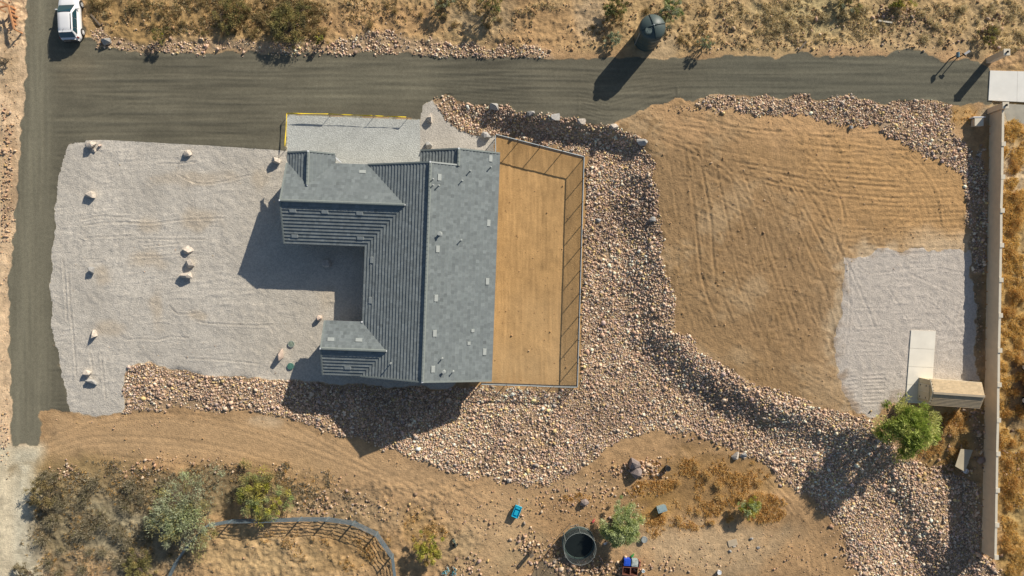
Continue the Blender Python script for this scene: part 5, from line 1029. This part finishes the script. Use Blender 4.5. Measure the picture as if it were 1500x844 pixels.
# ------------------------------------------------------------------ corral of pipe panels
m_pipe = M('blue_grey_pipe', (.17, .22, .25), var=.1, rough=.4, metal=.3)
cor_pts = [(246, 855), (264, 818), (284, 789), (307, 767), (341, 760.5), (392, 759.5), (442, 757.5), (482, 757.5), (520, 763), (553.5, 779), (576.5, 812), (581, 850)]
CH = 1.3
seg_l = ['leftmost corral panel, at the bottom edge', 'second corral panel from the left, under the pale tree', 'corral panel under the middle of the pale green tree', 'corral panel at the right side of the pale green tree', 'corral panel in front of the dark olive shrub', 'corral panel just right of the dark olive shrub', 'top straight corral panel in the open', 'corral panel where the fence starts to bend down', 'corral panel on the upper right bend', 'steep corral panel on the right bend', 'rightmost corral panel, at the bottom edge']
for i, (a, b) in enumerate(zip(cor_pts[:-1], cor_pts[1:])):
    A_, B_ = G(*a), G(*b); t = thing('corral_panel', 'grey steel pipe ' + seg_l[i], 'fence panel', A_, 0, 'corral fence panels'); D = B_ - A_
    for p in (Vector((0, 0, 0)) + D * .012, D * .988): MB().tube(p + Vector((0, 0, -.05)), p + Vector((0, 0, CH + .03)), .06, n=6).build('post', m_pipe, t)
    mid = D * .5; MB().tube(mid + Vector((0, 0, .12)), mid + Vector((0, 0, CH)), .02, n=5).build('stay', m_pipe, t)
    for k in range(6):
        z = .16 + (CH - .16) * k / 5; MB().tube(D * .012 + Vector((0, 0, z)), D * .988 + Vector((0, 0, z)), .032, n=6).build('rail', m_pipe, t)

# ------------------------------------------------------------------ trampoline
t = thing('trampoline', 'round trampoline with dark safety net enclosure beside the green tree', 'trampoline', G(846.5, 792)); RT = 1.68
m_net = M('safety_net', (.12, .14, .135), var=.1, rough=.7); m_mat = M('jump_mat', (.012, .018, .018), var=.1, rough=.6); m_pole = M('net_pole', (.25, .28, .27), var=.1, rough=.5)
MB().lathe([(RT - .2, .72), (RT - .2, .735)], 40).build('jump_mat', m_mat, t)
mb = MB(); mb.torus((0, 0, .74), RT - .08, .11, 40, 6); mb.build('safety_pad', M('pad_green', (.045, .07, .065), var=.15), t)
mb = MB(); mb.torus((0, 0, .70), RT + .03, .03, 40, 5); mb.build('frame_ring', m_pole, t)
mb = MB(); mb.torus((0, 0, 2.35), RT - .03, .02, 24, 5); mb.v = [(v[0] * math.cos(math.pi / 6) - v[1] * .5, v[0] * .5 + v[1] * math.cos(math.pi / 6), v[2]) for v in mb.v]; mb.build('top_ring', m_pole, t)
for k in range(6):
    a = k * math.pi / 3 + math.pi / 6; c, s_ = math.cos(a), math.sin(a); MB().tube(((RT + .06) * c, (RT + .06) * s_, 0), ((RT + .02) * c, (RT + .02) * s_, 2.38), .028, n=6).build('net_pole', m_pole, t)
    MB().tube(((RT + .03) * c, (RT + .03) * s_, .03), ((RT + .03) * math.cos(a + .5), (RT + .03) * math.sin(a + .5), .03), .025, n=5).build('foot_bar', m_pole, t)
mb = MB(); nn = 60
def hexr(a):
    q = ((a - math.pi / 6) % (math.pi / 3)) - math.pi / 6; return RT * (.55 + .45 * math.cos(math.pi / 6) / math.cos(q))
def npnt(a, z):
    f = (z - .75) / 1.6; r = (RT - .04) * (1 - f) + hexr(a) * f; return Vector((r * math.cos(a), r * math.sin(a), z))
for i in range(72):
    a = i * math.pi / 36; mb.tube(npnt(a, .76), npnt(a, 2.35), .007, n=3, cap=False)
for k in range(12):
    z = .78 + k * .135
    for i in range(48): mb.tube(npnt(i * math.pi / 24, z), npnt((i + 1) * math.pi / 24, z), .006, n=3, cap=False)
o = mb.build('safety_net', m_net, t); o['kind'] = 'stuff'

# ------------------------------------------------------------------ things lying about in the south yard
m_blue = M('bright_blue_plastic', (.02, .42, .62), var=.04, rough=.35); m_royal = M('royal_blue_plastic', (.03, .10, .60), var=.05, rough=.35); m_tub = M('grey_blue_plastic', (.30, .40, .42), var=.08, rough=.4); m_brn = M('brown_plastic', (.13, .05, .035), var=.2, rough=.5)
t = thing('toy_wagon', 'bright turquoise blue wagon with pale handle on the bare dirt', 'wagon', G(756.8, 747.5), R(-22)); x, y = .36, .62
mb = MB(); mb.box((0, 0, .36), (.72, 1.24, .06)); 
for s in (-1, 1): mb.box((s * .34, 0, .46), (.06, 1.24, .26)); mb.box((0, s * .60, .46), (.66, .06, .26))
mb.box((0, -.12, .47), (.40, .5, .2)); mb.build('tub', m_blue, t, bevel=.008); MB().box((0, .42, .55), (.5, .22, .06)).build('seat', m_blue, t); MB().tube((0, .62, .3), (-.28, 1.35, .62), .025, n=6).build('handle', m_trim, t)
for s in (-1, 1):
    for yy in (-.42, .42): MB().tube((s * .26, yy, .15), (s * .36, yy, .15), .15, n=16).build('wheel', m_dark, t)
def bin_(nm, lb, px, py, dx, dy, h, rz, mbod, mlid, cat='bin', group=None, open_=False):
    t = thing(nm, lb, cat, G(px, py), rz, group)
    if open_:
        mb = MB(); mb.box((0, 0, .04), (dx, dy, .06)); w_ = .035
        for s in (-1, 1): mb.box((s * (dx / 2 - w_ / 2), 0, h / 2), (w_, dy, h)); mb.box((0, s * (dy / 2 - w_ / 2), h / 2), (dx - 2 * w_, w_, h))
        mb.build('body', mbod, t); mb = MB()
        for s in (-1, 1): mb.box((s * dx / 2, 0, h), (.05, dy + .05, .04)); mb.box((0, s * dy / 2, h + .002), (dx - .05, .05, .04))
        mb.build('rim', mlid, t)
    else:
        MB().box((0, 0, h / 2), (dx * .86, dy * .86, h), top=1.1).build('body', mbod, t, bevel=.02); MB().box((0, 0, h + .03), (dx, dy, .07)).build('lid', mlid, t, bevel=.015); MB().box((0, 0, h + .08), (dx * .7, dy * .6, .03)).build('lid_panel', mlid, t, bevel=.01)
        for s in (-1, 1): MB().box((s * dx / 2, 0, h * .82), (.06, dy * .35, .05)).build('handle', m_dark, t)
bin_('storage_bin', 'grey-blue storage bin with flat lid standing in amber grass', 968, 743.5, 1.0, .66, .55, R(17), m_tub, m_tub)
bin_('storage_bin', 'storage bin with bright royal blue lid at the bottom edge', 917.5, 820.5, .70, .72, .6, R(-4), m_royal, m_royal, group='bins at the bottom edge')
bin_('storage_bin', 'storage bin with grey and white lid right of the royal blue one', 928.5, 821.5, .68, .72, .6, R(-4), m_tub, M('mottled_lid', (.45, .50, .48), var=.4, scale=4), group='bins at the bottom edge')
bin_('open_crate', 'open brown crate directly below the royal blue bin', 916.5, 833.5, .78, .8, .55, R(-4), m_brn, M('rust_rim', (.28, .12, .08), var=.1), 'crate', 'bins at the bottom edge', True)
bin_('open_crate', 'open brown crate directly below the grey-white bin', 927.5, 834, .72, .8, .55, R(-4), m_brn, M('rust_rim2', (.25, .11, .08), var=.1), 'crate', 'bins at the bottom edge', True)
t = thing('red_board', 'narrow faded red board standing beside the grey-white bin', 'board', G(935.5, 824), R(-4)); MB().box((0, 0, .35), (.10, .75, .7)).build('plank', M('faded_red', (.42, .14, .10), var=.2), t); MB().box((.01, .3, .72), (.14, .1, .05)).build('end_block', m_brn, t)
def tub(lb, px, py, r, h, mo, mi, cat='tub', nm='round_tub'):
    t = thing(nm, lb, cat, G(px, py)); MB().lathe([(r * .85, 0), (r, h), (r * 1.06, h), (r * 1.06, h - .03)], 22).build('wall', mo, t); 
    MB().lathe([(r * .8, .0), (r * .9, h + .004)], 22).build('contents', mi, t); mb = MB(); mb.torus((0, 0, h), r * 1.03, .03, 22, 5); mb.build('rim', mo, t); return t
tub('round galvanised tub with pale contents at the foot of the green tree', 943, 789, .30, .35, m_metal, M('tub_water', (.35, .38, .36), var=.3, scale=5))
tub('open black pipe ring standing in the dry grass mound', 976.5, 684, .26, .75, m_wire, m_dark, 'barrel', 'open_barrel')
tub('small white bucket right of the bins at the bottom edge', 941.5, 835, .15, .35, m_trim, m_tub, 'bucket', 'bucket'); tub('white round bucket lying alone at the bottom edge right of the bins', 1052.5, 837, .2, .35, m_trim, m_trim, 'bucket', 'bucket')
t = thing('paving_slab', 'pale tan flat board lying on the bare dirt below the small shrub', 'slab', G(1073, 795), R(15)); MB().box((0, 0, .04), (1.0, .68, .08)).build('slab', m_conc_w if False else M('tan_slab', (.50, .41, .29), var=.1), t, bevel=.01); MB().box((.1, -.42, .03), (.3, .14, .06)).build('broken_piece', m_b1, t)
for px, py, lb in ((1100, 788.5, 'small grey block right of the tan board'), (1111, 802, 'grey stone block lower right of the tan board'), (1069, 807, 'little pale block just below the tan board')):
    p = G(px, py); me = boulder_mesh(int(px), .22, .17, .15); me.materials.append(m_b2); o = link('stone_block', me); o.location = p + Vector((0, 0, .08)); tag(o, lb, 'stone', 'loose blocks')
# bicycles and toy
def bicycle(lb, px, py, rz, lean):
    t = thing('childs_bicycle', lb, 'bicycle', G(px, py), rz, 'bicycles at the bottom edge'); t.rotation_euler = (0, lean, rz); mf = M('teal_frame', (.10, .38, .45), var=.1, rough=.3)
    for yy in (-.42, .42):
        w_ = thing('wheel', None, None); w_.parent = t; V = MB(); V.torus((0, 0, 0), .25, .03, 24, 6); V.v = [(v[2], v[0] + yy, v[1] + .27) for v in V.v]; V.build('tyre', m_dark, w_); sp = MB()
        for k in range(8): sp.tube((0, yy, .27), (0, yy + .24 * math.cos(k * .785), .27 + .24 * math.sin(k * .785)), .005, n=3)
        sp.build('spokes', m_trim, w_)
    mb = MB()
    for a, b in (((0, -.42, .27), (0, -.15, .60)), ((0, -.15, .60), (0, .30, .62)), ((0, -.42, .27), (0, -.05, .27)), ((0, -.05, .27), (0, -.17, .66)), ((0, -.05, .27), (0, .30, .62)), ((0, .30, .68), (0, .42, .27))): mb.tube(a, b, .035, n=6)
    mb.build('frame', mf, t); MB().tube((-.27, .27, .78), (.27, .27, .78), .022, n=6).build('handlebar', m_dark, t); MB().box((0, -.19, .69), (.14, .26, .06)).build('saddle', m_tub, t, bevel=.015); MB().tube((-.16, -.05, .27), (.16, -.05, .27), .03, n=6).build('pedals', m_dark, t)
bicycle('teal child\'s bicycle tipped over, left one of the pair at the bottom edge', 649.5, 833, R(-40), R(62)); bicycle('teal child\'s bicycle tipped over, right one of the pair at the bottom edge', 660, 836, R(-10), R(65)); 
t = thing('toy_tricycle', 'small grey ride-on toy standing alone on the bare track', 'toy', G(666, 794), R(20)); MB().box((0, 0, .28), (.24, .75, .16)).build('body', M('grey_green_toy', (.16, .20, .16), var=.2), t, bevel=.03); MB().box((0, -.12, .42), (.2, .3, .1)).build('seat', m_dark, t, bevel=.02); MB().tube((-.24, .28, .5), (.24, .28, .5), .02, n=6).build('handlebar', m_dark, t)
for xx, yy in ((-.22, -.28), (.22, -.28), (0, .36)): MB().tube((xx - .04, yy, .15), (xx + .04, yy, .15), .15, n=14).build('wheel', m_dark, t)
# wooden crate stack whose stepped shadow falls on the track
t = thing('wooden_post', 'thick wooden post rising from the rock pile left of the trampoline', 'post', G(778, 808), R(40)); MB().box((0, 0, .5), (.42, .34, 1.2)).build('post', m_bark, t, bevel=.02)
for k in range(3): MB().box((0, -.12 + k * .12, 1.14), (.46 - .1 * k, .1, .08)).build('cap_board', m_twig, t)
# poles and netting
for a, b, lb in (((798, 806), (836, 766), 'long thin pole lying along the upper left of the trampoline'), ((800, 812), (812, 796), 'short pole end by the rock pile'), ((800, 828), (790, 845), 'dark pole lying across the brown mesh at the bottom edge')):
    p, q = G(*a), G(*b); t = thing('pole', lb, 'pole', p); MB().tube(Vector((0, 0, .07)), q - p + Vector((0, 0, .07)), .035, n=6).build('shaft', m_twig, t); MB().tube(Vector((0, 0, .07)), (q - p) * .02 + Vector((0, 0, .07)), .05, n=6).build('end_fitting', m_metal, t)
g_ = np.random.default_rng(9); nx2, ny2 = 26, 16; V = []; F = []
for j in range(ny2):
    for i in range(nx2):
        u, v = i / (nx2 - 1), j / (ny2 - 1); px = 782 + u * 62 - 6 * v + 3 * math.sin(v * 5); py = 822 + v * 34 + 3 * math.sin(u * 6) - (7 * (1 - abs(2 * u - 1))) * (1 - v); p = G(px, py); V.append((p.x, p.y, p.z + .03 + .04 * abs(math.sin(u * 9 + v * 4)) + .02 * g_.random()))
for j in range(ny2 - 1):
    for i in range(nx2 - 1): F.append((j * nx2 + i, j * nx2 + i + 1, (j + 1) * nx2 + i + 1, (j + 1) * nx2 + i))
tag(link('tarp', mesh_np('tarp', V, F, None, M('brown_tarp', (.24, .18, .11), var=.15, scale=2), True)), 'brown rumpled tarp under the rocks at the bottom edge below the trampoline', 'tarp')
# scrap: red toy piece, white bits
for px, py, c, lb in ((869, 763.5, (.6, .12, .12), 'small pinkish red scrap near the trampoline'), (926, 814, (.05, .3, .08), 'small green toy above the blue bin'), (886, 796, (.6, .6, .62), 'small white scrap in the shade between trampoline and tree')):
    t = thing('scrap_piece', lb, 'scrap', G(px, py), random.random()); m_ = M('scrap_paint', c, var=.1); MB().box((0, 0, .08), (.3, .2, .16)).build('body', m_, t, bevel=.03); MB().box((.2, .05, .05), (.2, .08, .06)).build('arm', m_, t)

# ------------------------------------------------------------------ wooden frame cut by the top-left corner
m_wood = M('orange_timber', (.50, .25, .12), var=.2, scale=6); t = thing('wooden_play_frame', 'orange timber frame cut by the top left corner', 'wooden frame', G(10, 25))
def wp2(px, py, h): p = G(px, py, h); return Vector((p.x, p.y, p.z + h)) - t.location
for a, b in (((12, 8), (21, 43)), ((-20, -8), (12, 8)), ((-20, 16), (12, 8)), ((-20, 2), (8, 18))):
    MB().beam(wp2(*a, 1.0), wp2(*b, 1.0), .15, .15).build('beam', m_wood, t)
for q in ((21, 43), (15, 20), (12, 8)): a = wp2(*q, 1.0); b = G(q[0] * 1.0 + 11, q[1] + 6) - t.location; MB().beam(a, Vector((a.x + .05, a.y, b.z - .1)), .12, .12).build('leg', m_wood, t)
for k in range(5): p = wp2(18.5 + k * .6, 11 + k * 6, .25); MB().box(tuple(p), (.12, .2, .5)).build('picket', m_wood, t)
# timber pieces and debris in the north scrub
for a, b, lb in (((134, 22), (148, 38), 'dark timber lying in the weeds right of the car'), ((1286, 31), (1306, 34), 'pale board on the rubble heap at the top right'), ((1180, 62), (1170, 74), 'thin stick on the verge at the top right')):
    p, q = G(*a), G(*b); tt = thing('timber', lb, 'timber', p); MB().beam(Vector((0, 0, .12)), q - p + Vector((0, 0, .12)), .16, .1).build('plank', m_twig if 'pale' not in lb else m_cap, tt); MB().box((0, 0, .04), (.2, .2, .1)).build('end_block', m_bark, tt)
